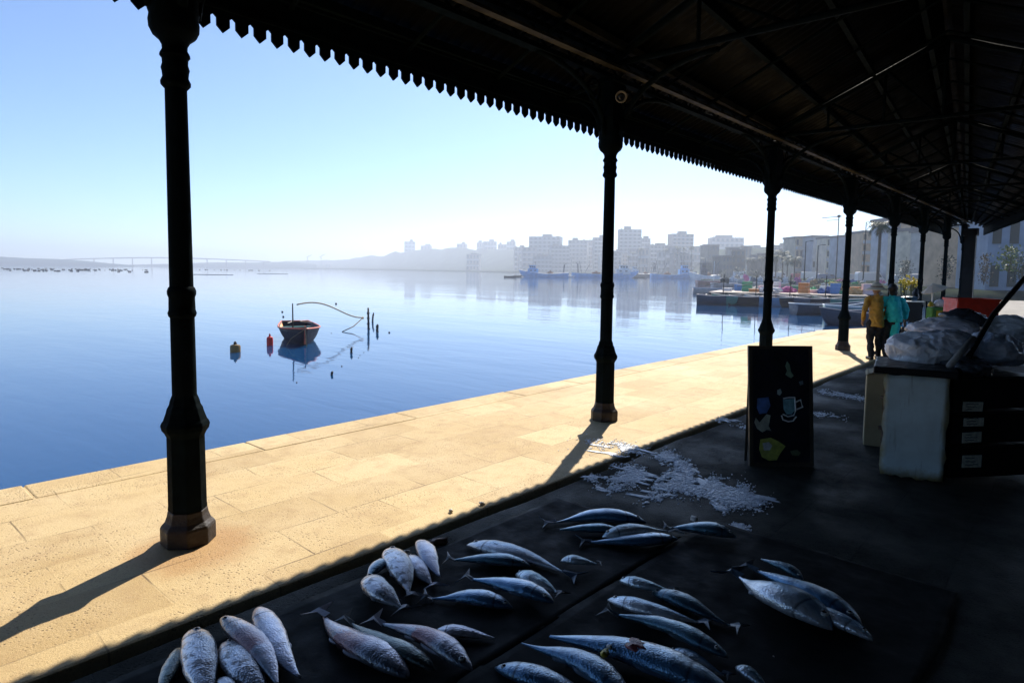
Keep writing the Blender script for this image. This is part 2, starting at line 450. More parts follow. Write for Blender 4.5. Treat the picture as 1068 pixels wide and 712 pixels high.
# lattice girder along the columns
m = MB(); Y0, Y1 = YA+.2, YB-.3
m.box((COLX, (Y0+Y1)/2, 4.045), (.11, Y1-Y0, .05)); m.box((COLX, (Y0+Y1)/2, 4.27), (.11, Y1-Y0, .05))
yy = Y0
while yy < Y1-.5:
    m.tube([(COLX, yy, 4.07), (COLX, yy+.22, 4.245)], .016, 5); m.tube([(COLX, yy+.22, 4.245), (COLX, yy+.44, 4.07)], .016, 5); yy += .44
m.build('lattice_girder', IRON, canopy)
m = MB(); m.box((COLX+.16, (Y0+Y1)/2, 4.10), (.09, Y1-Y0, .03)); m.build('wall_plate', PURL, canopy)
def arc(p, q, n=10, bulge=1):
    p = Vector(p); q = Vector(q); out = []
    for i in range(n+1):
        a = PI/2*i/n
        h = 1-math.cos(a); v = math.sin(a)
        out.append(Vector((p.x+(q.x-p.x)*h, p.y+(q.y-p.y)*h, p.z+(q.z-p.z)*v)))
    return out
for yy in [-8.4, -3.4]+COLY:
    for sgn in (-1, 1):
        m = MB(); m.tube(arc((COLX, yy+sgn*.13, 3.36), (COLX, yy+sgn*1.35, 4.02)), .036, 6, .8)
        c = Vector((COLX, yy+sgn*.36, 3.84)); m.tube([c+Vector((0, .12*math.cos(a*PI/8), .12*math.sin(a*PI/8))) for a in range(17)], .014, 5)
        c = Vector((COLX, yy+sgn*.62, 3.95)); m.tube([c+Vector((0, .06*math.cos(a*PI/6), .06*math.sin(a*PI/6))) for a in range(13)], .012, 5)
        m.build('brace', IRON, canopy, smooth=True)
    m = MB(); m.tube(arc((COLX-.13, yy, 3.36), (-4.97, yy, 3.9)), .034, 6, .8); m.tube([(COLX, yy, 4.03), (-4.99, yy, 3.96)], .03, 6)
    m.build('brace', IRON, canopy, smooth=True)
    xm, zm = ridge(yy)
    if xm-COLX > .5:
        m = MB(); m.tube(arc((COLX+.13, yy, 3.36), (COLX+min(1.3, xm-COLX), yy, 4.1)), .036, 6, .8); m.build('brace', IRON, canopy, smooth=True)
        m = MB(); e = xr(yy)-.15
        m.tube([(COLX, yy, 4.24), (xm, yy, zm-.17)], .045, 6); m.tube([(xm, yy, zm-.17), (e, yy, Z0-.09)], .045, 6)
        m.tube([(COLX, yy, 4.2), (e, yy, 4.15)], .035, 6); m.tube([(xm, yy, 4.17), (xm, yy, zm-.14)], .03, 6)
        for f in (.35, .68):
            zt = Z0+SL*((COLX+(xm-COLX)*f)-EAVE)-.12
            m.tube([(COLX+(xm-COLX)*f, yy, zt), (COLX+(xm-COLX)*(f+.3), yy, 4.19)], .022, 5)
            m.tube([(COLX+(xm-COLX)*f, yy, zt), (COLX+(xm-COLX)*f, yy, 4.19)], .022, 5)
            x2 = e+(xm-e)*f
            m.tube([(x2, yy, Z0+SL*(xr(yy)-x2)-.12), (x2, yy, 4.17)], .022, 5)
        m.build('roof_truss', IRON, canopy, smooth=True)
# rafters between the trusses
yy = YA+1
while yy < 30:
    xm, zm = ridge(yy); m = MB()
    m.tube([(EAVE+.02, yy, Z0-.15), (xm, yy, zm-.15), (xr(yy), yy, Z0-.15)], .022, 5); yy += 1.23
    m.build('rafter', IRON, canopy)

RUSTST = paint('rusty_cast_base', (.024, .015, .011), .65, .7, 0, 10, .5)
def column(y, lab):
    t = thing('cast_iron_column', lab, 'column', (COLX, y, 0), 0, 'cast iron columns along the quay')
    m = MB(); q = PI/8; S = lambda pr: [(r_*.83, z_) for r_, z_ in pr]
    m.lathe(S([(.2, .0), (.2, .105), (.192, .12), (.165, .145), (.150, .18), (.143, .215)]), 8, rot=q, cap=True)
    a = m.build('plinth', RUSTST, t); mod(a, 'BEVEL', width=.006, segments=2)
    m = MB(); m.lathe(S([(.1425, .216), (.139, .25), (.136, .70), (.150, .725), (.168, .745), (.176, .775), (.168, .795), (.155, .81), (.135, .86), (.128, .885), (.112, .91), (.106, .935), (.088, .975)]), 8, rot=q)
    a = m.build('pedestal', IRON, t); mod(a, 'BEVEL', width=.005, segments=2)
    m = MB(); m.lathe(S([(.088, .93), (.086, 1.47), (.096, 1.48), (.102, 1.50), (.094, 1.52), (.092, 1.60), (.101, 1.62), (.102, 1.64), (.094, 1.66), (.084, 1.67), (.076, 2.90), (.077, 2.91)]), 20)
    m.build('shaft', IRON, t, smooth='auto')
    m = MB(); m.lathe(S([(.081, 2.90), (.102, 2.92), (.104, 2.94), (.088, 2.97), (.092, 3.0), (.098, 3.02), (.088, 3.05), (.09, 3.08), (.105, 3.095), (.102, 3.11), (.086, 3.135), (.088, 3.16), (.108, 3.19), (.150, 3.22), (.17, 3.255), (.174, 3.30), (.166, 3.335), (.176, 3.36), (.168, 3.39), (.17, 3.44)]), 20)
    m.build('capital', IRON, t, smooth='auto')
    m = MB(); m.box((0, 0, 3.73), (.22, .26, .58)); m.box((0, 0, 3.99), (.3, .34, .05))
    m.build('post_block', IRON, t)
    return t
for y, lab in zip(COLY, ['nearest and largest cast iron column, rusty octagonal base on bright paving', 'second cast iron column from the camera, small floodlight at its top', 'third column counting from the camera, its foot behind the painted board',
                         'fourth cast iron column, just left of the two walking people', 'fifth column, rising right behind the walking woman in turquoise', 'sixth cast iron column, between the market table and the bright bags',
                         'seventh column from the camera, in the distance before the town houses', 'eighth and farthest column at the narrow end of the canopy']):
    column(y, lab)

lt = thing('floodlight', 'small round floodlight clamped beside the top of the second column', 'floodlight', (COLX+.0, 6.44, 3.92))
p = far(648, 101, (Vector((COLX+.1, 6.3, 3.8))-EYE).dot(FW)); lt.location = p
dirc = (EYE-p).normalized()
m = MB(); m.lathe([(.035, 0), (.06, .04), (.068, .10), (.068, .12), (.056, .125), (.044, .10)], 16, cap=False)
a = m.build('housing', paint('cream_metal', (.30, .25, .17), .5), lt, smooth=True); a.rotation_euler = dirc.to_track_quat('Z', 'Y').to_euler()
m = MB(); m.ball((0, 0, .10), (.042, .042, .015)); a = m.build('lens', paint('dark_lens', (.02, .02, .02), .15), lt, smooth=True); a.rotation_euler = dirc.to_track_quat('Z', 'Y').to_euler()
m = MB(); m.tube([(0, 0, 0), Vector((COLX, 6.44, 3.75))-p], .014, 6); m.tube([(0, 0, 0), (0.02, .05, -.14)], .02, 6); m.build('bracket', IRON, lt)

m = MB(); poly = [(xr(-13)+.05, -13.2), (xr(13.2)+.05, 13.2), (xr(13.2)+.35, 13.25), (xr(-13)+.35, -13.2)]  # unseen walls added beside and behind the camera to block light
m.prism(poly, 0, 3.55); m.box((1.0, -13.1, 2.0), (11.2, .25, 4.0))
tag(m.build('light_blocking_wall', paint('light_blocking_plaster', (.035, .033, .03), .8, .5, 0, 1.2, .3)), 'unseen dark wall added landward and behind to keep light out of the market', 'wall')
t = thing('masonry_pillar', 'thick dark masonry pillar at the far end of the canopy', 'pillar', (0, 0, 0))
pp = far(1009, 300, 27.5); t.location = (pp.x, pp.y, 0)
m = MB(); m.box((0, 0, 1.9), (.40, .40, 3.8)); m.build('shaft', DWOOD, t); m = MB(); m.box((0, 0, .2), (.5, .5, .4)); m.box((0, 0, 3.65), (.5, .5, .3)); m.build('base_moulding', DWOOD, t)

# ------------------------------------------------------------------ fish
FM = {'blue': fish_mat('blue_silver_fish', (.09, .21, .34), (.54, .70, .82), (.92, .95, .97), .25),
      'dark': fish_mat('dark_back_fish', (.07, .16, .21), (.30, .46, .53), (.8, .87, .9), .25),
      'mottled': fish_mat('mottled_fish', (.26, .28, .30), (.62, .65, .70), (.82, .82, .84), .85, (.12, .11, .10)),
      'pale': fish_mat('pale_fish', (.45, .46, .54), (.78, .78, .86), (.88, .87, .9), .35, (.3, .28, .3)),
      'cut': fish_mat('gutted_fish', (.22, .25, .29), (.66, .66, .72), (.82, .78, .82), .4, (.1, .08, .08), .75),
      'green': fish_mat('greenish_fish', (.06, .085, .075), (.18, .24, .21), (.58, .58, .5), .3)}
FIN = {k: paint('fin_'+k, c, .4, .3, 0, 20) for k, c in (('blue', (.05, .085, .12)), ('dark', (.035, .055, .065)), ('mottled', (.2, .2, .21)), ('pale', (.42, .42, .5)), ('cut', (.25, .24, .27)), ('green', (.07, .085, .075)))}
EYEM = paint('fish_eye', (.01, .01, .012), .1, .1, 0, 5); EYEW = paint('fish_eye_ring', (.5, .5, .45), .2, .2, 0, 30)
PROF = {'tuna': [(0, .05), (.06, .09), (.16, .24), (.3, .58), (.45, .88), (.58, 1.0), (.72, .97), (.84, .76), (.93, .45), (.985, .17), (1, .04)],
        'spindle': [(0, .06), (.08, .25), (.2, .58), (.35, .88), (.5, 1.0), (.65, .98), (.8, .82), (.9, .58), (.97, .34), (1, .12)],
        'slim': [(0, .10), (.05, .16), (.18, .42), (.35, .75), (.55, .98), (.7, 1.0), (.83, .80), (.92, .52), (.98, .25), (1, .08)]}
def fish(a, b, wpx, kind, prof, lab, bend=0, belly=1, tail=True, eye=True, fins=True, z=.0, name='fish', wound=False, headless=False):
    """a = tail end, b = head end in picture coordinates on the floor; belly: which side of the fish faces"""
    A = at(a[0], a[1], .03+z); B = at(b[0], b[1], .03+z); d = B-A; L = d.length
    mid = at((a[0]+b[0])/2, (a[1]+b[1])/2, .03+z); dep = (mid-EYE).dot(FW)
    W = wpx/FPX*dep/.80
    W = min(W, L*.36)
    t = thing(name, lab, 'fish', (A.x, A.y, 0), math.atan2(d.y, d.x), 'fresh fish laid out on the floor')
    tl = .15*L if tail else 0.0
    P = PROF[prof]; m = MB(); n = 14; NS = 30
    def half(u): return interp(P, u)*W/2
    def th(u): return half(u)*.46+.002
    sd_ = R.random()*20
    def cen(s):                                     # centre line: bend sideways
        u = s/L; return Vector((s, bend*L*math.sin(PI*u)+.010*L*math.sin(u*7+sd_), 0))
    rings = []; cols = []
    for i in range(NS+1):
        u = i/NS; s = tl*.8+(L-tl*.8)*u; c = cen(s); h = half(u); k2 = th(u)
        lift = z+k2*.98+.004
        asym = .16*math.sin(PI*u)
        for k in range(n):
            q = 2*PI*k/n; cy = math.cos(q); sy = math.sin(q)
            yy = h*(cy*(1-asym*(1 if cy*belly < 0 else 0)))
            lump = 1+.07*mnoise.noise(Vector((u*7, cy*1.4, sd_+sy*1.4)))+.03*mnoise.noise(Vector((u*19, cy*3, sd_+sy*3))); yy *= lump
            zz = lump*k2*(abs(sy)**.85)*(1 if sy > 0 else -1)
            if headless and u > .93: zz *= .9
            rings.append(Vector((c.x, c.y+yy, lift+zz)))
            cols.append((.5-.5*cy*belly*-1 if False else .5+.5*cy*(-belly), u, .5+.5*sy))
    F = []
    for i in range(NS):
        for k in range(n): F.append((i*n+k, (i+1)*n+k, (i+1)*n+(k+1) % n, i*n+(k+1) % n))
    F += [tuple(range(n)), tuple(range(NS*n+n-1, NS*n-1, -1))]
    m.add(rings, F); o = m.build('body', FM[kind], t, smooth=True)
    ca = o.data.color_attributes.new('skin', 'FLOAT_COLOR', 'POINT')
    for i, cc in enumerate(cols): ca.data[i].color = (*cc, 1)
    if tail:                                        # forked fin, a thin curved sheet with thickness
        m = MB(); c0 = cen(tl*.85); w2 = W*.62; zc = z+th(0)+.01
        pts = [(c0.x+.02*L, .10*W), (tl*.45, .22*w2*2*.5), (0, w2), (tl*.16, .42*w2), (tl*.24, 0), (tl*.16, -.42*w2), (0, -w2*.9), (tl*.45, -.22*w2), (c0.x+.02*L, -.10*W)]
        top = [Vector((x, c0.y*.6+y_, zc+.012*math.sin(x*60+y_*30)+.004)) for x, y_ in pts]
        bot = [v-Vector((0, 0, .005)) for v in top]; k = len(pts)
        f = [(0, 1, 4), (1, 2, 3), (1, 3, 4), (0, 4, 8), (4, 7, 8), (4, 5, 7), (5, 6, 7)]
        m.add(top+bot, f+[tuple(i+k for i in reversed(q)) for q in f]+[(i, (i+1) % k, k+(i+1) % k, k+i) for i in range(k)])
        m.build('tail_fin', FIN[kind], t)
    if fins:
        back = belly*-1*-1
        for u0, u1, hh, sgn in ((.50, .74, .20, -belly), (.30, .44, .16, -belly), (.30, .42, .15, belly)):
            m = MB(); vs = []; K = 7
            for i in range(K+1):
                u = u0+(u1-u0)*i/K; s = tl*.8+(L-tl*.8)*u; c = cen(s); h = half(u)*(1-.14*(sgn != belly))
                tip = hh*W*.5*(math.sin(PI*(i/K)**.7)*.9+.05)
                zb = z+th(u)*1.0
                for dz in (0, .004):
                    vs.append(Vector((c.x, c.y+sgn*h*.93, zb+dz))); vs.append(Vector((c.x-.02*L*(i/K), c.y+sgn*(h*.93+tip), zb*.8+.006+dz)))
            f = []
            for i in range(K):
                q = i*4; f += [(q, q+1, q+5, q+4), (q+2, q+6, q+7, q+3), (q+1, q+3, q+7, q+5), (q, q+4, q+6, q+2)]
            m.add(vs, f); m.build('fin', FIN[kind], t)
        m = MB(); u = .72; s = tl*.8+(L-tl*.8)*u; c = cen(s); zt = z+2*th(u)*.95+.005     # pectoral fin lying on the flank
        m.add([(c.x, c.y+.05*W, zt), (c.x-.03*L, c.y+.12*W*belly, zt+.003), (c.x-.13*L, c.y+.20*W*belly, zt-.004), (c.x-.08*L, c.y+.02*W, zt+.001)], [(0, 1, 2, 3)])
        o = m.build('pectoral_fin', FIN[kind], t); mod(o, 'SOLIDIFY', thickness=.004)
    if eye:
        u = .905; s = tl*.8+(L-tl*.8)*u; c = cen(s); r = .062*W+.003
        e = Vector((c.x, c.y-belly*half(u)*.22, z+2*th(u)*.93+.003))
        m = MB(); m.ball(e, (r*1.45, r*1.45, r*.55)); eo = m.build('eye', EYEW, t, smooth=True)
        m = MB(); m.ball(e+Vector((0, 0, r*.28)), (r*.85, r*.85, r*.5)); m.build('pupil', EYEM, eo, smooth=True)
    if wound:
        u = .5; s = tl*.8+(L-tl*.8)*u; c = cen(s); m = MB(); m.ball((c.x, c.y, z+2*th(u)-.002), (.06*L, .22*W, .012), 14, 7, .8, 3)
        m.build('wound', paint('raw_flesh', (.22, .05, .05), .3, .6, 0, 30, .3), t, smooth=True)
        m = MB(); m.ball((c.x+.05*L, c.y+.12*W, z+2*th(u)-.006), (.05*L, .16*W, .010), 14, 7, .8, 9)
        m.build('torn_skin', paint('torn_pale_skin', (.45, .40, .42), .3, .4, 0, 30, .3), t, smooth=True)
    return t

# cluster at the lower left: headless mottled fish
FI = [
 ((167, 722), (188, 671), 15, 'green', 'spindle', 'dark olive fish at the extreme lower left, half hidden by a mottled one', 0, 1, 0, 0, 0),
 ((220, 728), (201, 654), 31, 'mottled', 'spindle', 'fat brown-mottled fish, second from the left in the front row', 0, 1, 0, 1, 0),
 ((291, 709), (232, 640), 25, 'cut', 'spindle', 'pinkish brown fish with a dark snout, lying above a mottled one', -.02, -1, 0, 1, 0),
 ((279, 722), (234, 667), 29, 'mottled', 'spindle', 'blue-white mottled fish under the pinkish brown one at lower left', .02, 1, 0, 1, 1),
 ((313, 701), (270, 630), 25, 'pale', 'spindle', 'smooth lilac-white fish, rightmost of the lower left cluster', .05, -1, 0, 0, 1),
 ((246, 724), (230, 702), 22, 'mottled', 'spindle', 'mottled fish tip barely showing at the bottom picture edge', 0, 1, 0, 0, 0),
 # middle, cut fish
 ((332, 630), (426, 702), 29, 'cut', 'slim', 'gutted white fish with a broad dark red cut, longest of the bloody ones', -.07, 1, 1, 0, 1),
 ((356, 639), (452, 694), 20, 'green', 'slim', 'dark greenish fish lying between two gutted white fish', -.03, 1, 1, 0, 1),
 ((386, 640), (493, 692), 24, 'cut', 'slim', 'gutted pale fish with red flank beside the slender white one', .03, 1, 1, 1, 1),
 ((516, 661), (452, 655), 15, 'pale', 'slim', 'slender plain white fish pointing right, crossed by a gutted fish', -.03, 1, 0, 0, 0),
 # upper left cluster
 ((431, 621), (407, 570), 24, 'mottled', 'spindle', 'upright grey spotted fish, tallest of the small middle cluster', 0, 1, 1, 1, 1),
 ((425, 633), (381, 600), 24, 'mottled', 'spindle', 'grey fish at the lower left of the small middle cluster', .05, 1, 1, 1, 1),
 ((456, 609), (423, 578), 19, 'pale', 'spindle', 'cream fish lying between the tall spotted and the short white fish', .03, 1, 1, 1, 1),
 ((459, 597), (438, 561), 18, 'pale', 'spindle', 'short white fish at the upper right of the small cluster', .04, -1, 0, 0, 0),
 ((384, 600), (403, 580), 13, 'dark', 'spindle', 'small dark fish tucked behind the tall spotted one', 0, 1, 0, 0, 0),
 # centre row
 ((606, 600), (486, 565), 22, 'blue', 'tuna', 'long blue-backed fish, top one of the centre row', -.04, 1, 1, 1, 1),
 ((463, 580), (553, 587), 17, 'dark', 'slim', 'dull dark fish under the long blue one, tail to the left', .03, 1, 1, 1, 1),
 ((481, 598), (577, 624), 21, 'blue', 'slim', 'silver-blue fish with bright head, third down in the centre row', .03, 1, 1, 1, 1),
 ((438, 619), (535, 629), 21, 'blue', 'tuna', 'plump blue fish with spread tail, lowest of the centre row', .03, 1, 1, 1, 1),
 ((587, 618), (538, 595), 17, 'dark', 'slim', 'short dark fish between the centre row and the floor seam', -.03, 1, 1, 1, 0),
 ((628, 585), (585, 581), 13, 'dark', 'slim', 'dark fish whose tan tail pokes out behind the long blue one', 0, 1, 1, 0, 0),
 # upper row
 ((564, 543), (674, 541), 20, 'blue', 'tuna', 'blue fish with grey tail at the top left of the upper row', .07, 1, 1, 1, 1),
 ((584, 549), (648, 551), 13, 'dark', 'slim', 'narrow dark fish under the topmost blue fish', 0, 1, 0, 1, 0),
 ((708, 550), (628, 556), 16, 'dark', 'tuna', 'dark olive-backed fish overlapping its bright blue neighbour', -.05, 1, 1, 1, 1),
 ((602, 561), (707, 559), 17, 'blue', 'slim', 'bright blue fish with yellowish tail in the upper row', -.08, 1, 1, 1, 1),
 ((690, 547), (768, 557), 19, 'dark', 'slim', 'dark fish at the right end of the upper row near the ice', .04, 1, 1, 1, 1),
 # right centre
 ((706, 613), (646, 602), 15, 'dark', 'slim', 'short dark fish, topmost of the right centre pile', .04, 1, 1, 1, 0),
 ((777, 652), (680, 613), 21, 'dark', 'tuna', 'dark teal fish whose tail reaches farthest right in the pile', .04, -1, 1, 1, 1),
 ((743, 647), (634, 621), 19, 'blue', 'slim', 'blue fish with one pale speck on the flank, second in the pile', .05, 1, 1, 1, 1),
 ((627, 632), (760, 680), 21, 'dark', 'slim', 'long dark fish behind the big wounded one', .05, 1, 1, 1, 1),
 ((764, 702), (698, 674), 17, 'blue', 'slim', 'blue fish partly under the big wounded fish', .03, 1, 1, 1, 1),
 ((574, 659), (766, 722), 36, 'blue', 'slim', 'very large silver fish with a bloody wound in its flank', .03, 1, 0, 0, 1),
 ((545, 665), (662, 726), 27, 'blue', 'tuna', 'large blue fish with yellowish edge left of the wounded one', .05, 1, 0, 0, 1),
 ((660, 736), (517, 690), 27, 'blue', 'tuna', 'large blue fish at the bottom edge, round head to the left', .05, -1, 1, 1, 1),
 ((808, 718), (768, 690), 20, 'dark', 'slim', 'dark fish at the lower right, only its tail well lit', 0, 1, 1, 0, 0),
 # right pair
 ((761, 590), (868, 652), 38, 'blue', 'tuna', 'biggest fish on the right, broad pale belly below a blue back', -.06, -1, 1, 1, 1),
 ((773, 585), (898, 648), 25, 'blue', 'slim', 'long blue fish lying along the biggest right hand fish', .03, 1, 1, 1, 1),
 ((800, 612), (911, 662), 20, 'blue', 'slim', 'silver fish under the right pair, nose farthest to the right', -.02, -1, 1, 1, 0),
 ((794, 579), (838, 600), 12, 'dark', 'slim', 'small dark fish behind the right hand pair', .02, 1, 0, 1, 0),
]
for q, (a, b, wd, kd, pf, lab, bend, bel, tl, ey, fn) in enumerate(FI):
    fish(a, b, wd, kd, pf, lab, bend, bel, bool(tl), bool(ey), bool(fn), z=.018+.012*(q % 3), wound=(q == 31))

# black sheets under the fish
def sheet(poly, seed, lab):
    bm = bmesh.new(); (x0, y0), (x1, y1) = poly; nx = int((x1-x0)/.04); ny = int((y1-y0)/.04)
    m = MB(); V = []
    for i in range(nx+1):
        for j in range(ny+1):
            x = x0+(x1-x0)*i/nx; yv = y0+(y1-y0)*j/ny
            ed = min(i, nx-i, j, ny-j)
            wob = .05*mnoise.noise(Vector((x*1.3, yv*1.3, seed))) if ed == 0 else 0
            f = mnoise.noise(Vector((x*3, yv*1.2, seed))); g = mnoise.noise(Vector((x*9+f*2, yv*5, seed+4)))
            zz = .012+.007*abs(f)+.005*max(0, g)+(.004 if ed < 2 else 0)
            V.append(Vector((x+wob, yv+wob*.8, zz)))
    F = [(i*(ny+1)+j, (i+1)*(ny+1)+j, (i+1)*(ny+1)+j+1, i*(ny+1)+j+1) for i in range(nx) for j in range(ny)]
    m.add(V, F); o = m.build('tarpaulin', TARP, smooth=True); mod(o, 'SOLIDIFY', thickness=.003)
    bm.free(); return tag(o, lab, 'tarpaulin')
TARP = paint('wet_black_tarp', (.011, .013, .012), .6, .6, 0, 3, .3, .05)
sheet(((-3.02, -.6), (-1.945, 3.9)), 2, 'wet black sheet under the mottled and gutted fish, nearest the sunlit paving')
sheet(((-1.925, 0.2), (-.45, 4.3)), 8, 'wet black sheet under the big wounded fish on the inner side')
# little things lying between the fish
SH = paint('pale_shell', (.55, .5, .42), .5, .4, 0, 40, .2); SHB = paint('brown_shell', (.16, .07, .04), .5, .4, 0, 40, .2); YEL = paint('yellow_peel', (.6, .45, .03), .5, .3, 0, 30)
bits = [((448, 564), (470, 561), SHB, 'brown pointed shell above the small middle cluster of fish', 'seashell', 9),
        ((805, 680), (809, 681), SH, 'round pale scrap lying on the dark floor at lower right', 'scrap', 5),
        ((797, 694), (801, 697), SH, 'tiny cream scrap below the round pale one at lower right', 'scrap', 4),
        ((837, 667), (840, 668), SH, 'pinkish scrap just below the biggest right hand fish', 'scrap', 3),
        ((628, 684), (633, 677), YEL, 'yellow lemon peel on the wounded fish', 'peel', 8),
        ((634, 672), (637, 676), SH, 'white petal-like scrap beside the yellow peel', 'scrap', 5),
        ((597, 609), (603, 608), SH, 'pale sliver between the centre row and the dark seam', 'scrap', 3),
        ((722, 537), (726, 541), SH, 'pale fish head scrap at the edge of the ice', 'scrap', 7),
        ((860, 592), (868, 600), SH, 'slim pale sliver on the floor behind the right pair', 'scrap', 3),
        ((468, 530), (472, 530), SH, 'white pebble on the sunlit rim of the paving', 'pebble', 5),
        ((500, 523), (505, 522), SH, 'cream pebble on the sunlit rim, right of the white one', 'pebble', 5),
        ((421, 574), (426, 573), SH, 'small white lump behind the cream fish', 'scrap', 7)]
for i, (a, b, mt, lab, cat, wd) in enumerate(bits):
    z0 = .10 if 'peel' in lab else .03
    A = at(*a, z0); B = at(*b, z0); c = (A+B)/2; d = B-A; s = wd/FPX*(c-EYE).dot(FW)
    m = MB(); m.ball((0, 0, z0 if z0 > .05 else s*.35), (max(d.length/2, s*.5), s*.5, s*.35), 12, 8, .7, i)
    tag(m.build({'scrap': 'fish_scrap', 'seashell': 'seashell', 'peel': 'lemon_peel', 'pebble': 'pebble'}[cat], mt, smooth=True, loc=(c.x, c.y, 0), rz=math.atan2(d.y, d.x)), lab, cat)

# crushed ice spilled over the floor
ICE = paint('crushed_ice', (.72, .76, .82), .35, .15, 0, 60, .4)
m = MB(); rr = random.Random(11)
STK = [((600, 462), (655, 470), 9, 60), ((640, 464), (705, 478), 6, 110), ((690, 472), (745, 510), 9, 200), ((700, 497), (770, 512), 12, 300), ((735, 510), (785, 522), 15, 380), ((648, 490), (700, 505), 10, 210), ((612, 498), (660, 500), 5, 60),
       ((625, 506), (700, 520), 12, 90), ((745, 528), (752, 533), 8, 40), ((765, 548), (775, 555), 6, 40), ((855, 408), (900, 416), 4, 60), ((850, 432), (880, 436), 4, 40), ((750, 437), (784, 446), 4, 60), ((660, 500), (735, 512), 7, 150)]
for (a, b, sp, n) in STK:
    for i in range(int(n*16)):
        u = rr.random(); px = a[0]+(b[0]-a[0])*u; py = a[1]+(b[1]-a[1])*u+rr.gauss(0, sp*.36); px += rr.gauss(0, sp*.6)
        p = at(px, py)
        if mnoise.noise(Vector((p.x*5+p.y*1.5, p.y*2.2, 2)))+.45*mnoise.noise(Vector((p.x*17, p.y*11, 5))) < rr.uniform(-.25, .15): continue
        r = rr.uniform(.003, .011)*(1 if rr.random() < .93 else 2.4); k = rr.randint(5, 7); h = rr.uniform(.25, .7)*min(r, .012)
        a0 = rr.random()*6; poly = [(p.x+r*rr.uniform(.5, 1)*math.cos(a0+2*PI*j/k), p.y+r*1.4*rr.uniform(.5, 1)*math.sin(a0+2*PI*j/k)) for j in range(k)]
        cx = p.x; cyy = p.y
        vs = [(x, y, .0045) for x, y in poly]+[(cx+(x-cx)*.6, cyy+(y-cyy)*.6, .0045+h) for x, y in poly]
        m.add(vs, [tuple(range(k, 2*k))]+[(j, (j+1) % k, k+(j+1) % k, k+j) for j in range(k)])
for (a, b, sp, n) in STK:                       # thin wet smears dragged along the streaks
    A = at(*a); B = at(*b); u = (B-A).normalized(); v_ = Vector((-u.y, u.x, 0))
    for i in range(max(2, n//14)):
        q = rr.random(); px = a[0]+(b[0]-a[0])*q+rr.gauss(0, sp*.5); py = a[1]+(b[1]-a[1])*q+rr.gauss(0, sp*.32); p = at(px, py)
        L_ = rr.uniform(.03, .11); W_ = rr.uniform(.010, .03); K = 14; sd0 = rr.random()*50
        out = []
        for j in range(K):
            an = 2*PI*j/K; f = 1+.9*mnoise.noise(Vector((math.cos(an)*1.6, math.sin(an)*1.6, sd0))); out.append(p+u*(math.cos(an)*L_*f)+v_*(math.sin(an)*W_*f))
        m.add([(x.x, x.y, .0042) for x in out]+[(p.x+(x.x-p.x)*.8, p.y+(x.y-p.y)*.8, .007+rr.uniform(0, .002)) for x in out], [tuple(range(K, 2*K))]+[(j, (j+1) % K, K+(j+1) % K, K+j) for j in range(K)])
tag(m.build('spilled_ice', ICE), 'white crushed ice strewn in streaks over the dark floor', 'ice', kind='stuff')

# ------------------------------------------------------------------ painted board
A = at(782, 487); B = at(849, 487); u = (B-A); u.z = 0; wd = u.length; ang = math.atan2(u.y, u.x)
t = thing('painted_board', 'dark standing menu board painted with a cup and bright blotches, on the shaded floor', 'board', ((A+B)/2), ang)
H = 1.12; tilt = rad(7)
def bd(x, z, y=0): return Vector((x, y*math.cos(tilt)+z*math.sin(tilt), z*math.cos(tilt)-y*math.sin(tilt)+.01))
def slab(m, poly, y0, y1):
    k = len(poly); vs = [bd(x, z, y0) for x, z in poly]+[bd(x, z, y1) for x, z in poly]
    m.add(vs, [tuple(range(k-1, -1, -1)), tuple(range(k, 2*k))]+[(j, (j+1) % k, k+(j+1) % k, k+j) for j in range(k)])
BDP = paint('board_black_blue', (.010, .011, .022), .5, .8, 0, 5)
m = MB(); slab(m, [(-wd/2+.03, .03), (wd/2-.03, .03), (wd/2-.03, H-.03), (-wd/2+.03, H-.03)], .004, .02); m.build('panel', BDP, t)
m = MB()
for q in (((-wd/2, 0), (-wd/2+.035, 0), (-wd/2+.035, H), (-wd/2, H)), ((wd/2-.035, 0), (wd/2, 0), (wd/2, H), (wd/2-.035, H)), ((-wd/2+.035, 0), (wd/2-.035, 0), (wd/2-.035, .035), (-wd/2+.035, .035)), ((-wd/2+.035, H-.035), (wd/2-.035, H-.035), (wd/2-.035, H), (-wd/2+.035, H))):
    slab(m, list(q), 0, .03)
m.build('frame', paint('board_frame', (.06, .05, .035), .5, .4, 0, 6), t)
for sx in (-1, 1):
    m = MB(); m.tube([bd(sx*(wd/2-.03), H-.03, .03), Vector((sx*(wd/2-.03), .17, .01))], .014, 4); m.build('rear_leg', DWOOD, t)
def blot(name, poly, col, y=.001):
    # picture coordinates of the board: 0..1 across, 0..1 up
    pts = [(-wd/2+wd*a, H*b) for a, b in poly]; m = MB(); slab(m, pts, y-.0015, y+.006)
    m.build(name, paint('board_paint_%s_%d' % (name, len(_plain)), col, .5, .45, 0, 14), t)
blot('painted_sail', [(.13, .56), (.30, .57), (.33, .50), (.27, .44), (.16, .43), (.12, .48)], (.12, .24, .6))
blot('painted_shell', [(.10, .40), (.16, .36), (.27, .43), (.33, .42), (.30, .33), (.34, .29), (.27, .30), (.2, .28), (.12, .31), (.08, .36)], (.5, .55, .45))
blot('painted_lemon', [(.17, .22), (.33, .235), (.45, .205), (.56, .165), (.47, .10), (.42, .05), (.30, .045), (.19, .075), (.15, .14)], (.55, .6, .12))
blot('painted_highlight', [(.2, .19), (.3, .20), (.35, .17), (.31, .13), (.22, .13)], (.7, .75, .75), -.001)
blot('painted_cup', [(.53, .55), (.70, .56), (.72, .47), (.66, .43), (.58, .43), (.54, .47)], (.25, .55, .62))
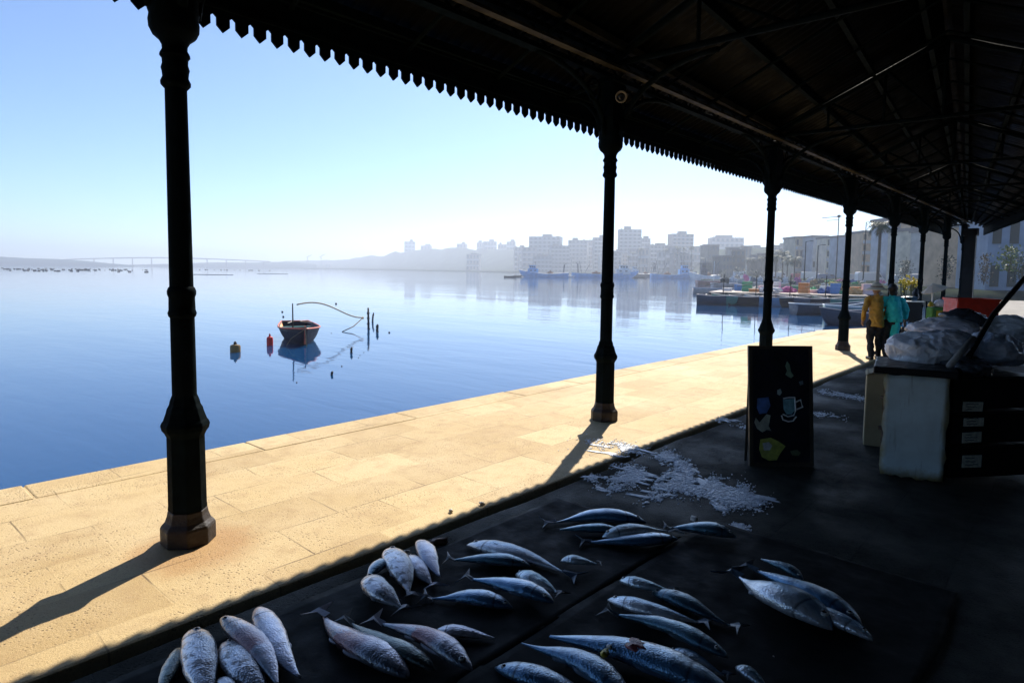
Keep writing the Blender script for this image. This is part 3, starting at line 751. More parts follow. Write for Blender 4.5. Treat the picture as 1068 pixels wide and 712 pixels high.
blot('painted_drop', [(.44, .63), (.49, .64), (.51, .61), (.48, .585), (.44, .595)], (.4, .55, .55))
blot('painted_flame', [(.57, .83), (.6, .87), (.64, .84), (.66, .78), (.70, .75), (.66, .73), (.62, .74), (.57, .76), (.60, .79)], (.25, .42, .3))
blot('painted_spoon', [(.63, .125), (.74, .135), (.8, .11), (.76, .085), (.66, .09)], (.16, .22, .12))
blot('painted_dot', [(.78, .70), (.84, .71), (.85, .68), (.8, .67)], (.2, .3, .35))
m = MB()
def bp(a, b): return bd(-wd/2+wd*a, H*b, -.002)
m.tube([bp(.53, .56), bp(.62, .57), bp(.71, .57)], .007, 5); m.tube([bp(.71, .57), bp(.72, .46), bp(.69, .42), bp(.60, .41), bp(.52, .43)], .007, 5)
m.tube([bp(.50, .42), bp(.52, .385), bp(.60, .37), bp(.68, .375), bp(.73, .41)], .007, 5); m.tube([bp(.72, .53), bp(.80, .55), bp(.83, .49), bp(.74, .47)], .008, 5)
m.build('cup_outline', paint('cup_white', (.8, .88, .9), .5, .2), t)
for a, b, c_, d_ in ((.15, .60, .62, .3), (.38, .32, .12, .12), (.40, .62, .55, .2)):
    pass

# ------------------------------------------------------------------ stall on the right: cart, panels, crates, sacks
P0 = at(916, 498); P1 = at(984, 503); v = P1-P0; pw = v.length; pang = math.atan2(v.y, v.x)
dep = ((P0+P1)/2-EYE).dot(FW); ph = 112/FPX*dep
pang = rad(11); pw = 67/FPX*dep*math.cos(rad(32))
t = thing('foam_panel_chest', 'tall dirty white insulated chest facing the aisle, below the sacks', 'chest', ((P0+P1)/2), pang)
m = MB(); m.box((0, .34, ph/2+.02), (pw, .66, ph-.03)); o = m.build('body', BLACKP, t); mod(o, 'BEVEL', width=.01, segments=2)
FOAM, nt, b = newmat('dirty_white_sheet'); g = coords(nt)
c = mix(nt, (.55, .67, .68), (.38, .46, .46), ramp(nt, noise(nt, 2.4, 6, .65, g), [(.4, (0,)*3), (.7, (1,)*3)]))
sep = nt.nodes.new('ShaderNodeSeparateXYZ'); nt.links.new(g, sep.inputs[0])
ed = mathn(nt, 'ADD', mathn(nt, 'MULTIPLY', mathn(nt, 'ABSOLUTE', mathn(nt, 'DIVIDE', sep.outputs[0], pw/2)), 1), mathn(nt, 'MULTIPLY', mathn(nt, 'SUBTRACT', noise(nt, 5, 5, .7, g), .5), .5))
c = mix(nt, c, (.34, .27, .10), ramp(nt, ed, [(.82, (0,)*3), (1.0, (.85,)*3)]))
lo = mathn(nt, 'SUBTRACT', mathn(nt, 'DIVIDE', sep.outputs[2], ph), mathn(nt, 'MULTIPLY', mathn(nt, 'SUBTRACT', noise(nt, 6, 5, .7, g), .5), .25))
c = mix(nt, (.30, .24, .10), c, ramp(nt, lo, [(.02, (0,)*3), (.12, (1,)*3)]))
sc2 = nd(nt, 'ShaderNodeTexNoise', Scale=3, Detail=3); mp = coords(nt, 'Object', scale=(14, 14, 1.2)); nt.links.new(mp, sc2.inputs['Vector'])
c = mix(nt, c, (.12, .12, .10), ramp(nt, sc2.outputs['Fac'], [(.62, (0,)*3), (.72, (.45,)*3)]))
nt.links.new(c, b.inputs['Base Color']); b.inputs['Roughness'].default_value = .45
m = MB(); n = 12; vs = []
for i in range(n+1):
    for j in range(n+1):
        x = -pw/2+pw*i/n; z = .02+(ph-.04)*j/n; e = 0 if 0 < i < n and 0 < j < n else .006
        vs.append((x+R.uniform(-e, e)*2, -.012+.006*mnoise.noise(Vector((x*4, z*4, 1))), z+R.uniform(-e, e)*2))
m.add(vs, [(i*(n+1)+j, (i+1)*(n+1)+j, (i+1)*(n+1)+j+1, i*(n+1)+j+1) for i in range(n) for j in range(n)])
o = m.build('front_panel', FOAM, t, smooth=True); mod(o, 'SOLIDIFY', thickness=.018)
m = MB(); m.box((-.02, .3, ph+.02), (pw+.14, .8, .06)); o = m.build('lid', BLACKP, t); mod(o, 'BEVEL', width=.012, segments=2)

q0 = at(899, 462); q1 = at(917, 468); v = q1-q0; bw = v.length*1.6; dep2 = (q0-EYE).dot(FW); bh = 75/FPX*dep2
t = thing('cardboard_box', 'upright beige cardboard box beside the white chest', 'box', (q0+q1)/2+Vector((.06, .22, 0)), rad(14))
CARD = paint('beige_card', (.40, .34, .20), .75, .25, 0, 3, .1)
m = MB(); m.box((0, 0, bh/2), (bw, .40, bh)); o = m.build('body', CARD, t); mod(o, 'BEVEL', width=.006, segments=1)
m = MB(); m.box((0, -.205, bh/2), (.05, .004, bh*.99)); m.build('tape', paint('parcel_tape', (.3, .22, .11), .3), t)
m = MB(); m.box((-bw*.3, -.05, bh+.02), (bw*.5, .36, .006), ry=rad(-24)); m.box((bw*.3, -.05, bh+.02), (bw*.5, .36, .006), ry=rad(20)); m.build('flap', CARD, t)

# dark crate tower with stickers
c0 = at(990, 505); c1 = at(1085, 500); v = c1-c0; cw = v.length; dep3 = ((c0+c1)/2-EYE).dot(FW); cang = math.atan2(v.y, v.x)
t = thing('crate_tower', 'tall black plastic crate tower carrying four pale stickers', 'crate tower', (c0+c1)/2, cang)
ch = (503-395)/FPX*dep3
m = MB()
for k in range(3): m.box((0, .42, .03+ch*(k+.5)/3), (cw-.01*k, .8, ch/3-.025))
o = m.build('crates', BLACKP, t); mod(o, 'BEVEL', width=.012, segments=2)
m = MB()
for k in range(3): m.box((0, .42, .02+ch*(k+1)/3-.03), (cw+.03, .84, .035))
m.build('rims', BLACKP, t)
STK_ = paint('grubby_sticker', (.7, .72, .6), .6, .35, 0, 30); SCR = paint('sticker_ink', (.05, .06, .05), .6)
for (sx, sy, sw, sh) in ((1015, 424, 21, 10), (1016, 439, 21, 11), (1014, 456, 20, 11), (1014, 481, 20, 13)):
    d = ray(sx, sy); nrm = Vector((-math.sin(cang), math.cos(cang), 0)); tt = (t.location+nrm*.005-EYE).dot(nrm)/d.dot(nrm); wp = EYE+d*tt
    lc = Vector(((wp-t.location).dot(Vector((math.cos(cang), math.sin(cang), 0))), -.0, wp.z)); s = (wp-EYE).dot(FW)/FPX
    m = MB(); m.box((lc.x, .009, lc.z), (sw*s*1.15, .006, sh*s), ry=R.uniform(-.05, .05)); st = m.build('sticker', STK_, t)
    m = MB()
    for k in range(3):
        zz = lc.z+(k-1)*sh*s*.27
        pts = [(lc.x-sw*s*.42+sw*s*.8*q/9, .0045, zz+R.uniform(-.0035, .0035)) for q in range(R.randint(5, 10))]
        m.tube(pts, .0028, 4)
    m.build('ink_mark', SCR, st)

def sack(name, lab, cat, c, r, mt, seed, fold=.25, sub=5, group=None, knot=True):
    bm = bmesh.new(); bmesh.ops.create_icosphere(bm, subdivisions=sub, radius=1)
    for vtx in bm.verts:
        p = vtx.co.copy(); s3 = Vector((seed*3.1, seed, 0))
        q = 1+.18*mnoise.noise(p*1.3+s3)
        f1 = 1-abs(mnoise.noise(p*2.6+s3)); f2 = 1-abs(mnoise.noise(Vector((p.x*6, p.y*6, p.z*4))+s3*2))
        q += fold*(f1*f1*.45+f2*f2*.22-.35)
        z = p.z if p.z > -.55 else -.55+(p.z+.55)*.25
        vtx.co = Vector((p.x*r[0], p.y*r[1], z*r[2]))*q
    me = bpy.data.meshes.new(name); bm.to_mesh(me); bm.free(); me.materials.append(mt)
    for p in me.polygons: p.use_smooth = True
    o = bpy.data.objects.new(name, me); C.objects.link(o); o.location = c; o.rotation_euler.z = seed
    tag(o, lab, cat, group); return o
def bagmat(name, c1, c2):
    m, nt, b = newmat(name); g = coords(nt)
    n1 = mathn(nt, 'ABSOLUTE', mathn(nt, 'SUBTRACT', noise(nt, 5, 5, .6, g, 1.2), .5)); n2 = mathn(nt, 'ABSOLUTE', mathn(nt, 'SUBTRACT', noise(nt, 15, 4, .6, g, .8), .5))
    h = mathn(nt, 'ADD', mathn(nt, 'MULTIPLY', n1, 2.2), mathn(nt, 'MULTIPLY', n2, .8))
    nt.links.new(mix(nt, c1, c2, ramp(nt, noise(nt, 4, 4, .6, g), [(.4, (0,)*3), (.65, (1,)*3)])), b.inputs['Base Color'])
    b.inputs['Roughness'].default_value = .22; b.inputs['Subsurface Weight'].default_value = .15; b.inputs['Subsurface Radius'].default_value = (.04, .04, .04)
    bump(nt, b, h, .55, .03); return m
BAG = bagmat('translucent_white_bag', (.93, .93, .95), (.78, .8, .85)); BAGG = bagmat('grey_blue_bag', (.75, .78, .86), (.48, .53, .62)); BAGP = bagmat('pinkish_bag', (.95, .9, .91), (.82, .76, .8)); BAGD = paint('dark_bag', (.05, .055, .065), .3, .5, 0, 6, .3)
def pl(px, py, dep): return far(px, py, dep)
GB = 'plastic sacks heaped on the stall'
D0 = dep
sack('plastic_sack', 'bulging white plastic sack at the left end of the heap', 'sack', pl(955, 366, D0+.45), (.24, .28, .17), BAG, 1, .2, 5, GB)
sack('plastic_sack', 'blue-grey crumpled sack in the middle of the heap above the white chest', 'sack', pl(985, 362, D0+.35), (.20, .26, .17), BAGG, 2.2, .24, 5, GB)
sack('plastic_sack', 'bright pinkish white sack at the back of the heap, catching sunlight', 'sack', pl(985, 345, D0+.95), (.33, .26, .14), BAGP, 3.7, .2, 5, GB)
sack('plastic_sack', 'dark blue sack on top of the heap below the red crate', 'sack', pl(1005, 333, D0+1.0), (.22, .2, .10), BAGD, 5.1, .4, 4, GB)
sack('plastic_sack', 'grey sack at the right of the heap, on the black crates', 'sack', pl(1030, 366, D0+.5), (.27, .3, .18), BAGG, 6.3, .28, 5, GB)
sack('plastic_sack', 'pale sack at the upper right edge behind the leaning pole', 'sack', pl(1052, 345, D0+.9), (.22, .25, .15), BAG, 8.2, .25, 5, GB)
sack('plastic_sack', 'dark sack wedged between pole and black crates', 'sack', pl(1008, 383, D0+.12), (.2, .2, .10), BAGD, 9.9, .5, 4, GB)
m = MB(); bx = pl(1010, 372, D0+.7)
t = thing('stall_table', 'dark stall table carrying the heap of sacks', 'table', (bx.x, bx.y, 0), pang)
ztop = pl(1000, 388, D0+.5).z
m.box((.05, .35, ztop-.06), (1.25, 1.1, .05)); m.build('table_top', DWOOD, t)
for sx in (-.45, .6):
    for sy in (.1, .8):
        m = MB(); m.box((sx, sy, (ztop-.085)/2), (.05, .05, ztop-.085)); m.build('leg', DWOOD, t)
a = pl(988, 384, D0-.1); b = pl(1074, 284, D0+.9)
t = thing('leaning_pole', 'dark wooden pole leaning diagonally across the heap of sacks', 'pole', a)
m = MB(); m.tube([Vector((0, 0, -.25)), (b-a)*.5, (b-a)*1.1], [.024, .024, .024], 8); m.build('shaft', DWOOD, t, smooth=True)
m = MB(); m.tube([(b-a)*.02, (b-a)*.28], .028, 8); m.build('pale_sleeve', paint('worn_pale_wood', (.35, .33, .30), .5, .3, 0, 10), t, smooth=True)
rc = pl(1012, 322, 10.2)
t = thing('red_crate', 'bright red fish crate standing behind the sacks', 'crate', (rc.x, rc.y, rc.z-.17), YAW*.7)
REDP = paint('red_plastic', (.7, .05, .02), .45, .2, 0, 8)
m = MB()
for s_ in (-1, 1): m.box((0, s_*.25, .17), (.56, .02, .33)); m.box((s_*.28, 0, .17), (.02, .48, .33))
m.box((0, 0, .01), (.54, .48, .02)); m.build('body', REDP, t)
m = MB()
for s_ in (-1, 1): m.box((0, s_*.262, .32), (.60, .03, .035)); m.box((s_*.29, 0, .32), (.03, .49, .035))
m.build('rim', REDP, t)
t = thing('trestle', 'dark trestle holding up the red crate', 'trestle', (rc.x, rc.y, 0), YAW*.7); hh = rc.z-.17
m = MB(); m.box((0, 0, hh-.02), (.9, .55, .035)); m.build('board', DWOOD, t)
for sx in (-.4, .4):
    for sy in (-.22, .22):
        m = MB(); m.tube([(sx*1.05, sy*1.2, 0), (sx, sy, hh-.04)], .022, 5); m.build('leg', DWOOD, t)

# ------------------------------------------------------------------ boats
def hull(L, B, D, sheer_bow, sheer_mid, sheer_st, st_w=.7, n=18, flare=.35, keel=0.12):
    """half-breadth loft; x forward (bow at +L/2). returns outer rings (keel..gunwale) both sides"""
    rings = []
    for i in range(n+1):
        u = i/n; x = -L/2+L*u
        wv = B/2*(st_w+(1-st_w)*math.sin(min(1, u/.5)*PI/2)) if u < .5 else B/2*(max(0, 1-((u-.5)/.5)**1.8))
        sh = sheer_mid+(sheer_bow-sheer_mid)*max(0, (u-.45)/.55)**1.8+(sheer_st-sheer_mid)*max(0, (.45-u)/.45)**1.8
        kz = -keel+(sh*.55)*max(0, (u-.8)/.2)**2.5
        xx = x
        r = []
        for k in range(7):
            q = k/6
            yy = wv*(q**flare if q > 0 else 0); zz = kz+(sh-kz)*(q**1.4)
            r.append((xx+.05*L*max(0, (u-.75)/.25)**1.5*q, yy, zz))
        rings.append(r)
    return rings
def hull_mesh(m, rings, inset=0, flip=False):
    n = len(rings); V = []
    for r in rings:
        row = [(x, -y, z) for x, y, z in reversed(r)]+[(x, y, z) for x, y, z in r[1:]]
        V += row
    k = 13
    F = [(i*k+j, (i+1)*k+j, (i+1)*k+j+1, i*k+j+1) for i in range(n-1) for j in range(k-1)]
    F.append(tuple(range(k)))
    m.add(V, F)
def gunw(rings, dz=0, s=1):
    a = [Vector((r[-1][0], r[-1][1]*s, r[-1][2]+dz)) for r in rings]; b = [Vector((r[-1][0], -r[-1][1]*s, r[-1][2]+dz)) for r in rings]
    return a, b
def skiff(name, lab, cat, loc, rz, L, B, hullm, rimm, inm, group=None, heavy=False, sb=.75, sm=.5):
    t = thing(name, lab, cat, loc, rz, group)
    r = hull(L, B, .5, sb, sm, sm*1.1)
    m = MB(); hull_mesh(m, r); o = m.build('hull', hullm, t, smooth='auto'); mod(o, 'SOLIDIFY', thickness=.035, offset=-1)
    a, b = gunw(r, .005)
    m = MB(); m.tube(a, .032, 6); m.tube(b, .032, 6); m.tube([a[0], b[0]], .032, 6); m.build('gunwale', rimm, t, smooth=True)
    for u in ((.3, .58) if not heavy else (.25, .5, .75)):
        i = int(u*(len(r)-1)); x, yv, z = r[i][-1]
        m = MB(); m.box((x, 0, z-.12), (.22, yv*1.85, .03)); m.build('thwart', inm, t)
    n = len(r)-1; m = MB(); V = []
    for i in range(1, n-1): x, yv, z = r[i][3]; V += [(x, -yv*.96, z), (x, yv*.96, z)]
    m.add(V, [(2*i, 2*i+2, 2*i+3, 2*i+1) for i in range(n-3)]); o = m.build('floor_boards', inm, t); mod(o, 'SOLIDIFY', thickness=.02)
    return t, r
NAVY = paint('navy_hull', (.006, .008, .022), .5, .4, 0, 5, 0, .15); TEAL = paint('teal_inside', (.03, .16, .17), .6, .4, 0, 5); ORNG = paint('orange_inside', (.8, .30, .10), .6, .35, 0, 5); REDR = paint('red_white_rim', (.55, .12, .06), .5, .4, 0, 4)
ROPE = paint('old_rope', (.30, .22, .12), .9, .4, 0, 40); BLK = paint('wet_black_wood', (.012, .012, .014), .5, .4, 0, 8)
bp_ = at(318, 361, WATER); dirv = Vector((-bp_.x, -bp_.y, 0)).normalized(); hd = math.atan2(dirv.y, dirv.x)+rad(5)
ct = bp_-Vector((math.cos(hd), math.sin(hd), 0))*2.25
t, r = skiff('rowing_boat', 'small dark blue rowing boat moored bow-on with orange inside and upright pole', 'boat', (ct.x, ct.y, WATER+.02), hd, 4.4, 1.5, NAVY, REDR, TEAL, None, True, .60, .47)
m = MB(); V = []; n = len(r)-1
for i in range(2, n-3):
    for q in (2, 4, 6): x, yv, z = r[i][q]; V.append((x, -(yv-.06), z-.004))
m.add(V, [(3*i+k, 3*i+3+k, 3*i+4+k, 3*i+1+k) for i in range(n-6) for k in range(2)]); o = m.build('side_lining', ORNG, t, smooth=True); mod(o, 'SOLIDIFY', thickness=.012)
m = MB(); x, _, z = r[-1][-1]; m.tube([(x+.02, 0, z+.10), (x+.0, 0, z-.05), (r[-1][2][0]+.03, 0, r[-1][2][2]), (r[-1][0][0]+.02, 0, .05)], .03, 6); m.build('stem_post', REDR, t)
m = MB(); lx = 1.0; m.tube([(lx, -.30, .2), (lx, -.30, 1.42)], [.03, .02], 6); m.build('pole', DWOOD, t)
m = MB(); m.tube([(x+.02, 0, z+.06), (x+.08, .02, .3), (x+.1, .03, -.02)], .018, 5); m.build('mooring_rope', ROPE, t)
m = MB(); m.tube([(x, 0, z), (x-.3, -.45, .25), (x-.35, -.6, 0)], .012, 5); m.build('side_rope', ROPE, t)
for s in (-1, 1):
    m = MB(); m.tube([(-.9, s*.2, .60), (.5, s*.45, .66)], .022, 6); m.ball((-1.05, s*.17, .6), (.25, .06, .015)); m.build('oar', paint('oar_wood', (.25, .2, .15), .6), t)

# stakes with ropes, floats
def post(px, py0, py1, lab, lean=.0, rr_=.07):
    rr_ *= .62
    b = at(px, py1, WATER); dp = (b-EYE).dot(FW); h = (py1-py0)/FPX*dp
    m = MB(); m.tube([(0, 0, -.6), (lean*.3, 0, h*.5), (lean, .02, h)], [rr_*1.2, rr_, rr_*.9], 7)
    for k in range(4): m.ball((lean*k/4, .0, h*k/4), (rr_*1.5, rr_*1.5, rr_*1.2), 7, 5, .6, k)
    o = m.build('mooring_stake', BLK, smooth=True, loc=(b.x, b.y, WATER)); return tag(o, lab, 'stake', 'mooring stakes beside the rowing boat'), b, h
s1, b1, h1 = post(384.5, 321, 343, 'tallest black mooring stake, where the slack rope leads', -.05, .075)
post(388.5, 326, 336, 'shorter black stake leaning right beside the tallest one', .08, .06)
post(393.5, 338, 346, 'low black stub in the water, right of the tall stake', 0, .07)
post(366.5, 362, 368, 'small black stub in front of the stakes, nearest the boat', 0, .045)
post(346, 387, 391, 'tiny black stub in the water at the front right of the boat', .02, .035)
pt = far(309.6, 317.6, (bp_-EYE).dot(FW)+3); pe = far(379, 331, (b1-EYE).dot(FW))
m = MB(); P_ = []
for i in range(25):
    u = i/24; p = pt.lerp(pe, u); p.z += .42*math.sin(PI*u)*(1-.75*u)-.35*math.sin(PI*u)*u*u; P_.append(p)
q2 = far(357, 337, (b1-EYE).dot(FW)-1.5); q2.z = WATER+.01
m.tube(P_, .028, 5); m.tube([pe, pe.lerp(q2, .5)-Vector((0, 0, .1)), q2], .022, 5)
tag(m.build('slack_rope', ROPE, smooth=True), 'slack rope hanging between the boat pole and the tall stake', 'rope')
def buoy(px, py0, py1, wpx, col, lab, parts=True):
    b = at(px, py1, WATER); dp = (b-EYE).dot(FW); s = dp/FPX; h = (py1-py0)*s*.62; w_ = wpx*s/2
    t = thing('mooring_buoy', lab, 'buoy', (b.x, b.y, WATER))
    m = MB(); m.lathe([(w_*.5, -.35), (w_*.95, -.2), (w_, 0), (w_, h*.75), (w_*.85, h*.92), (w_*.4, h)], 14)
    o = m.build('float', paint('buoy_'+lab[:6], col, .45, .3, 0, 6), t, smooth='auto')
    m = MB(); m.lathe([(w_*.3, h), (w_*.32, h+.05), (w_*.15, h+.09), (.02, h+.1)], 10); m.build('cap', BLK if 'brown' in lab else paint('buoy_red_cap', (.6, .05, .03), .4), t)
    return t
buoy(245.5, 354, 367, 10.5, (.22, .13, .03), 'brown-yellow drum buoy floating left of the boat')
buoy(281.5, 345, 360, 6.5, (.75, .02, .015), 'slim bright red buoy floating just left of the boat')
for i, (px, py, lab) in enumerate([(294.5, 325.5, 'small black float, upper one of the two left of the pole'), (295.5, 330.5, 'small black float, lower one of the two left of the pole'), (350.5, 317, 'lone black float above the slack rope'),
                               (378.5, 331.5, 'black float on the rope end beside the tall stake'), (406, 347, 'round black float farthest right beyond the stakes'), (356.5, 382, 'black float in front of the boat to the right'), (309.5, 399, 'black float nearest the quay, below the boat'),
                               (375.5, 370.5, 'tiny float dot, left of three in front of the stakes'), (379.5, 367.5, 'tiny float dot, right of three in front of the stakes'), (374, 373, 'tiny float dot, lowest of three in front of the stakes'), (345.5, 347.5, 'grey float dot beside the boat rim')]):
    b = at(px, py, WATER); s = (b-EYE).dot(FW)/FPX; rr_ = (1.5 if i < 5 else (1.1 if i < 7 else .7))*s*.7
    m = MB(); m.ball((0, 0, rr_*.4), (rr_, rr_, rr_*.9), 10, 7); tag(m.build('net_float', BLK, smooth=True, loc=(b.x, b.y, WATER)), lab, 'float')

# mussel farm: rows of dark barrels far out
m0 = None; rr = random.Random(5)
for i in range(110):
    row = rr.choice((0, 0, 1, 2)); px = rr.uniform(2, 158) if i < 92 else rr.uniform(196, 284)
    px = px if rr.random() < .8 else round(px/9)*9
    dep_ = (330, 400, 270)[row]+rr.uniform(-12, 12)
    if i >= 92: dep_ = 480
    p = far(px, hor(px), dep_)
    if m0 is None:
        m = MB(); m.tube([(-.75, 0, .22), (.75, 0, .22)], .42, 8); m0 = m.build('mussel_float', BLK, smooth='auto'); o = m0
    else:
        o = m0.copy(); C.objects.link(o)
    o.location = (p.x, p.y, WATER); o.rotation_euler.z = rr.random()*3; k = rr.uniform(.4, .9); o.scale = (k, k, k)
    tag(o, 'black barrel float of the mussel farm far out on the bay', 'float', 'mussel farm floats far out')
p = far(87, hor(87), 330)
t, _ = skiff('work_barge', 'long low dark barge among the mussel floats far left', 'barge', (p.x, p.y, WATER), YAW, 7, 1.8, BLK, BLK, BLK)
for o_ in list(t.children): pass
for (a, b_, dd, lab) in ((195, 243, 210, 'dark floating reed boom on the calm bay, right of the nearest column'), (268, 300, 260, 'thin floating boom near the industrial shore')):
    A = far(a, hor(a), dd); B = far(b_, hor(b_), dd); m = MB(); m.tube([Vector((A.x, A.y, WATER+.03)), Vector(((A.x+B.x)/2, (A.y+B.y)/2+1, WATER+.05)), Vector((B.x, B.y, WATER+.03))], .16, 6, .6)
    tag(m.build('floating_boom', paint('boom_grey', (.1, .13, .18), .7), smooth=True), lab, 'boom')

# bridge
BR = paint('pale_bridge_concrete', (.22, .2, .2), .8, .2, 0, .2)
DB = 1500; t = thing('road_bridge', 'long low road bridge far across the bay', 'bridge', far(172, 276, DB))
org = t.location.copy(); m = MB(); top = []
for px in range(66, 284, 6):
    y = 268.8+1.9*abs((px-165)/100)**1.7*1.4+ (px-165)*.006
    top.append(far(px, y, DB)-org)
m.tube(top, 1.5, 6); m.build('deck', BR, t)
for px in (98, 118, 138, 158, 197, 216, 236, 256, 275):
    y = 268.8+1.9*abs((px-165)/100)**1.7*1.4+(px-165)*.006; a = far(px, y+.3, DB)-org; m = MB(); m.tube([a, Vector((a.x, a.y, WATER-org.z-1))], 1.3, 6); m.build('pier', BR, t)

# harbour cranes and tanks at the industrial point
IND = paint('industrial_grey', (.12, .13, .15), .7, .3, 0, .3)
for i, (px, h, kind) in enumerate([(296, 6, 't'), (304, 5, 't'), (312, 4, 'b'), (321, 14, 'c'), (335, 15, 'c'), (328, 5, 'b'), (342, 5, 't')]):
    d = interp(COAST, px)*1.3; p = far(px, hor(px), d); s = d/FPX; hh = h*s
    lab = ['squat storage tank on the left of the industrial point', 'storage tank second from left on the industrial point', 'low shed between the tanks and cranes of the point', 'thin harbour crane, left of two on the point', 'thin harbour crane, right and taller of two on the point', 'low shed between the two harbour cranes', 'storage tank nearest the wooded hill'][i]
    if kind == 't': m = MB(); m.lathe([(2.2*s, 0), (2.2*s, hh*.85), (.4*s, hh)], 14); tag(m.build('storage_tank', IND, loc=(p.x, p.y, 0)), lab, 'tank')
    elif kind == 'b': m = MB(); m.prism([(-3*s, 0), (3*s, 0), (3*s, hh*.7), (0, hh), (-3*s, hh*.7)], -4, 4, 'xz'); tag(m.build('shed', IND, loc=(p.x, p.y, 0), rz=YAW), lab, 'shed')
    else:
        t = thing('harbour_crane', lab, 'crane', (p.x, p.y, 0), YAW)
        m = MB(); m.tube([(0, 0, 0), (0, 0, hh*.8)], .35*s, 4); m.build('mast', IND, t); m = MB(); m.tube([(-1.5*s, 0, hh*.78), (4.5*s, 0, hh)], .3*s, 4); m.tube([(0, 0, hh*.95), (2.5*s, 0, hh*.9)], .15*s, 4); m.build('jib', IND, t)

# ------------------------------------------------------------------ trawlers
TBL = paint('trawler_blue', (.20, .48, .85), .45, .3, 0, .8); TWH = paint('trawler_white', (.72, .75, .78), .5, .25, 0, .8); TDK = paint('trawler_dark', (.03, .045, .08), .5, .4, 0, .8); WIN = paint('dark_window', (.015, .02, .03), .12, .3, 0, 2); RUST = paint('rusty_gear', (.22, .09, .03), .7, .4, 0, 2)
def trawler(x0, x1, yw, ytop, lab, bow_left, hm_, hsm, mast=1.0, arms=True, wh=.25, orange=False):
    p = at((x0+x1)/2, yw, WATER); d = (p-EYE).dot(FW); L = (x1-x0)/FPX*d*1.02; s = d/FPX
    a = YAW+(PI if bow_left else 0)
    t = thing('fishing_trawler', lab, 'trawler', (p.x, p.y, WATER), a, 'trawlers moored across the harbour')
    H = (yw-ytop)*s; B = min(5.2, L*.28); fb = min(1.5, H*.22)
    r = hull(L, B, 2, fb*2.0, fb, fb*1.35, .75, keel=.6)
    m = MB(); hull_mesh(m, r); m.build('hull', hm_, t, smooth='auto')
    m = MB(); V = []
    for q in r: V += [(q[5][0], -q[5][1]*.98, q[5][2]), (q[5][0], q[5][1]*.98, q[5][2])]
    m.add(V, [(2*i, 2*i+2, 2*i+3, 2*i+1) for i in range(len(r)-1)]); o = m.build('deck', RUST if orange else TWH, t); mod(o, 'SOLIDIFY', thickness=.08)
    ga, gb = gunw(r, .0); m = MB(); m.tube(ga, .10, 5); m.tube(gb, .10, 5); m.build('rubbing_strake', TWH, t)
    xw = L*wh; m = MB(); wl = L*.22; hw = H*.30
    m.box((xw, 0, fb+hw/2), (wl, B*.6, hw)); m.box((xw+wl*.05, 0, fb+hw*1.3), (wl*.6, B*.5, hw*.62)); m.box((xw+wl*.05, 0, fb+hw*1.64), (wl*.75, B*.58, .12)); w_ = m.build('wheelhouse', hsm, t)
    for sy in (-1, 1):
        for k in range(3):
            m = MB(); m.box((xw+wl*.05+(k-1)*wl*.19, sy*B*.252, fb+hw*1.36), (wl*.13, .05, hw*.28)); m.build('window', WIN, w_)
        for k in range(2):
            m = MB(); m.box((xw+(k-.5)*wl*.4, sy*B*.302, fb+hw*.62), (wl*.16, .05, hw*.22)); m.build('window', WIN, w_)
    m = MB(); mt_ = fb+H*.78*mast; m.tube([(xw-wl*.2, 0, fb+hw*1.6), (xw-wl*.25, 0, mt_)], .10, 6); m.tube([(xw-wl*.25, -B*.2, mt_*.93), (xw-wl*.25, B*.2, mt_*.93)], .06, 5); m.tube([(xw-wl*.25, 0, mt_*.98), (L*.47, 0, fb*2)], .03, 4); m.build('mast', TDK, t)
    xs_ = -L*.40; hg = fb+H*.55; m = MB()
    for sy in (-1, 1): m.tube([(xs_, sy*B*.34, fb), (xs_-.3, sy*B*.28, hg)], .14, 6)
    m.tube([(xs_-.3, -B*.28, hg), (xs_-.3, B*.28, hg)], .14, 6); m.tube([(xs_-.3, 0, hg), (xs_-1.2, 0, hg*1.12)], .12, 6); m.build('gantry', TDK, t)
    if arms:
        m = MB(); m.tube([(xs_+1.5, 0, fb), (xs_+.4, .2, fb+H*.72)], .12, 5); m.tube([(xs_+2.5, .3, fb), (xs_+4.8, 0, fb+H*.6)], .10, 5); m.tube([(xs_+.4, .2, fb+H*.72), (xs_+4.8, 0, fb+H*.6)], .03, 4); m.build('boom', TDK, t)
    m = MB(); m.box((-L*.12, 0, fb+.35), (L*.12, B*.5, .9)); m.tube([(-L*.12, -B*.3, fb+.8), (-L*.12, B*.3, fb+.8)], .5, 8); m.build('winch', RUST, t)
    return t
trawler(544, 592, 289.2, 272, 'blue fishing trawler left of the second column, bow to the left', True, TBL, TBL, .9, False)
trawler(597, 662, 289.8, 271, 'longest blue trawler, passing behind the second column', False, TBL, TWH, 1, True, .30, True)
trawler(679, 724, 290.5, 270, 'blue trawler with tangled booms, second from the right', False, TBL, TBL, 1.05, True)
trawler(720, 750, 292.0, 268, 'pale hulled trawler with dark blue wheelhouse, rightmost of the row', True, TWH, TDK, 1, False, .05)
trawler(655, 684, 288.8, 274, 'small dark trawler half hidden between two blue ones', True, TDK, TWH, 1, True)
for (px, y, L_, lab) in ((532, 289.3, 4.6, 'small dark skiff left of the first blue trawler'), (540, 288.8, 3.5, 'tiny dark dinghy just at the bow of the first blue trawler'), (594, 289.5, 4, 'white dinghy between the first two trawlers'), (667, 290, 5, 'dark dinghy in front of the small dark trawler')):
    p = at(px, y, WATER); skiff('dinghy', lab, 'dinghy', (p.x, p.y, WATER), YAW+R.uniform(-.3, .3), L_, 1.5, BLK if 'dark' in lab else TWH, BLK, BLK)

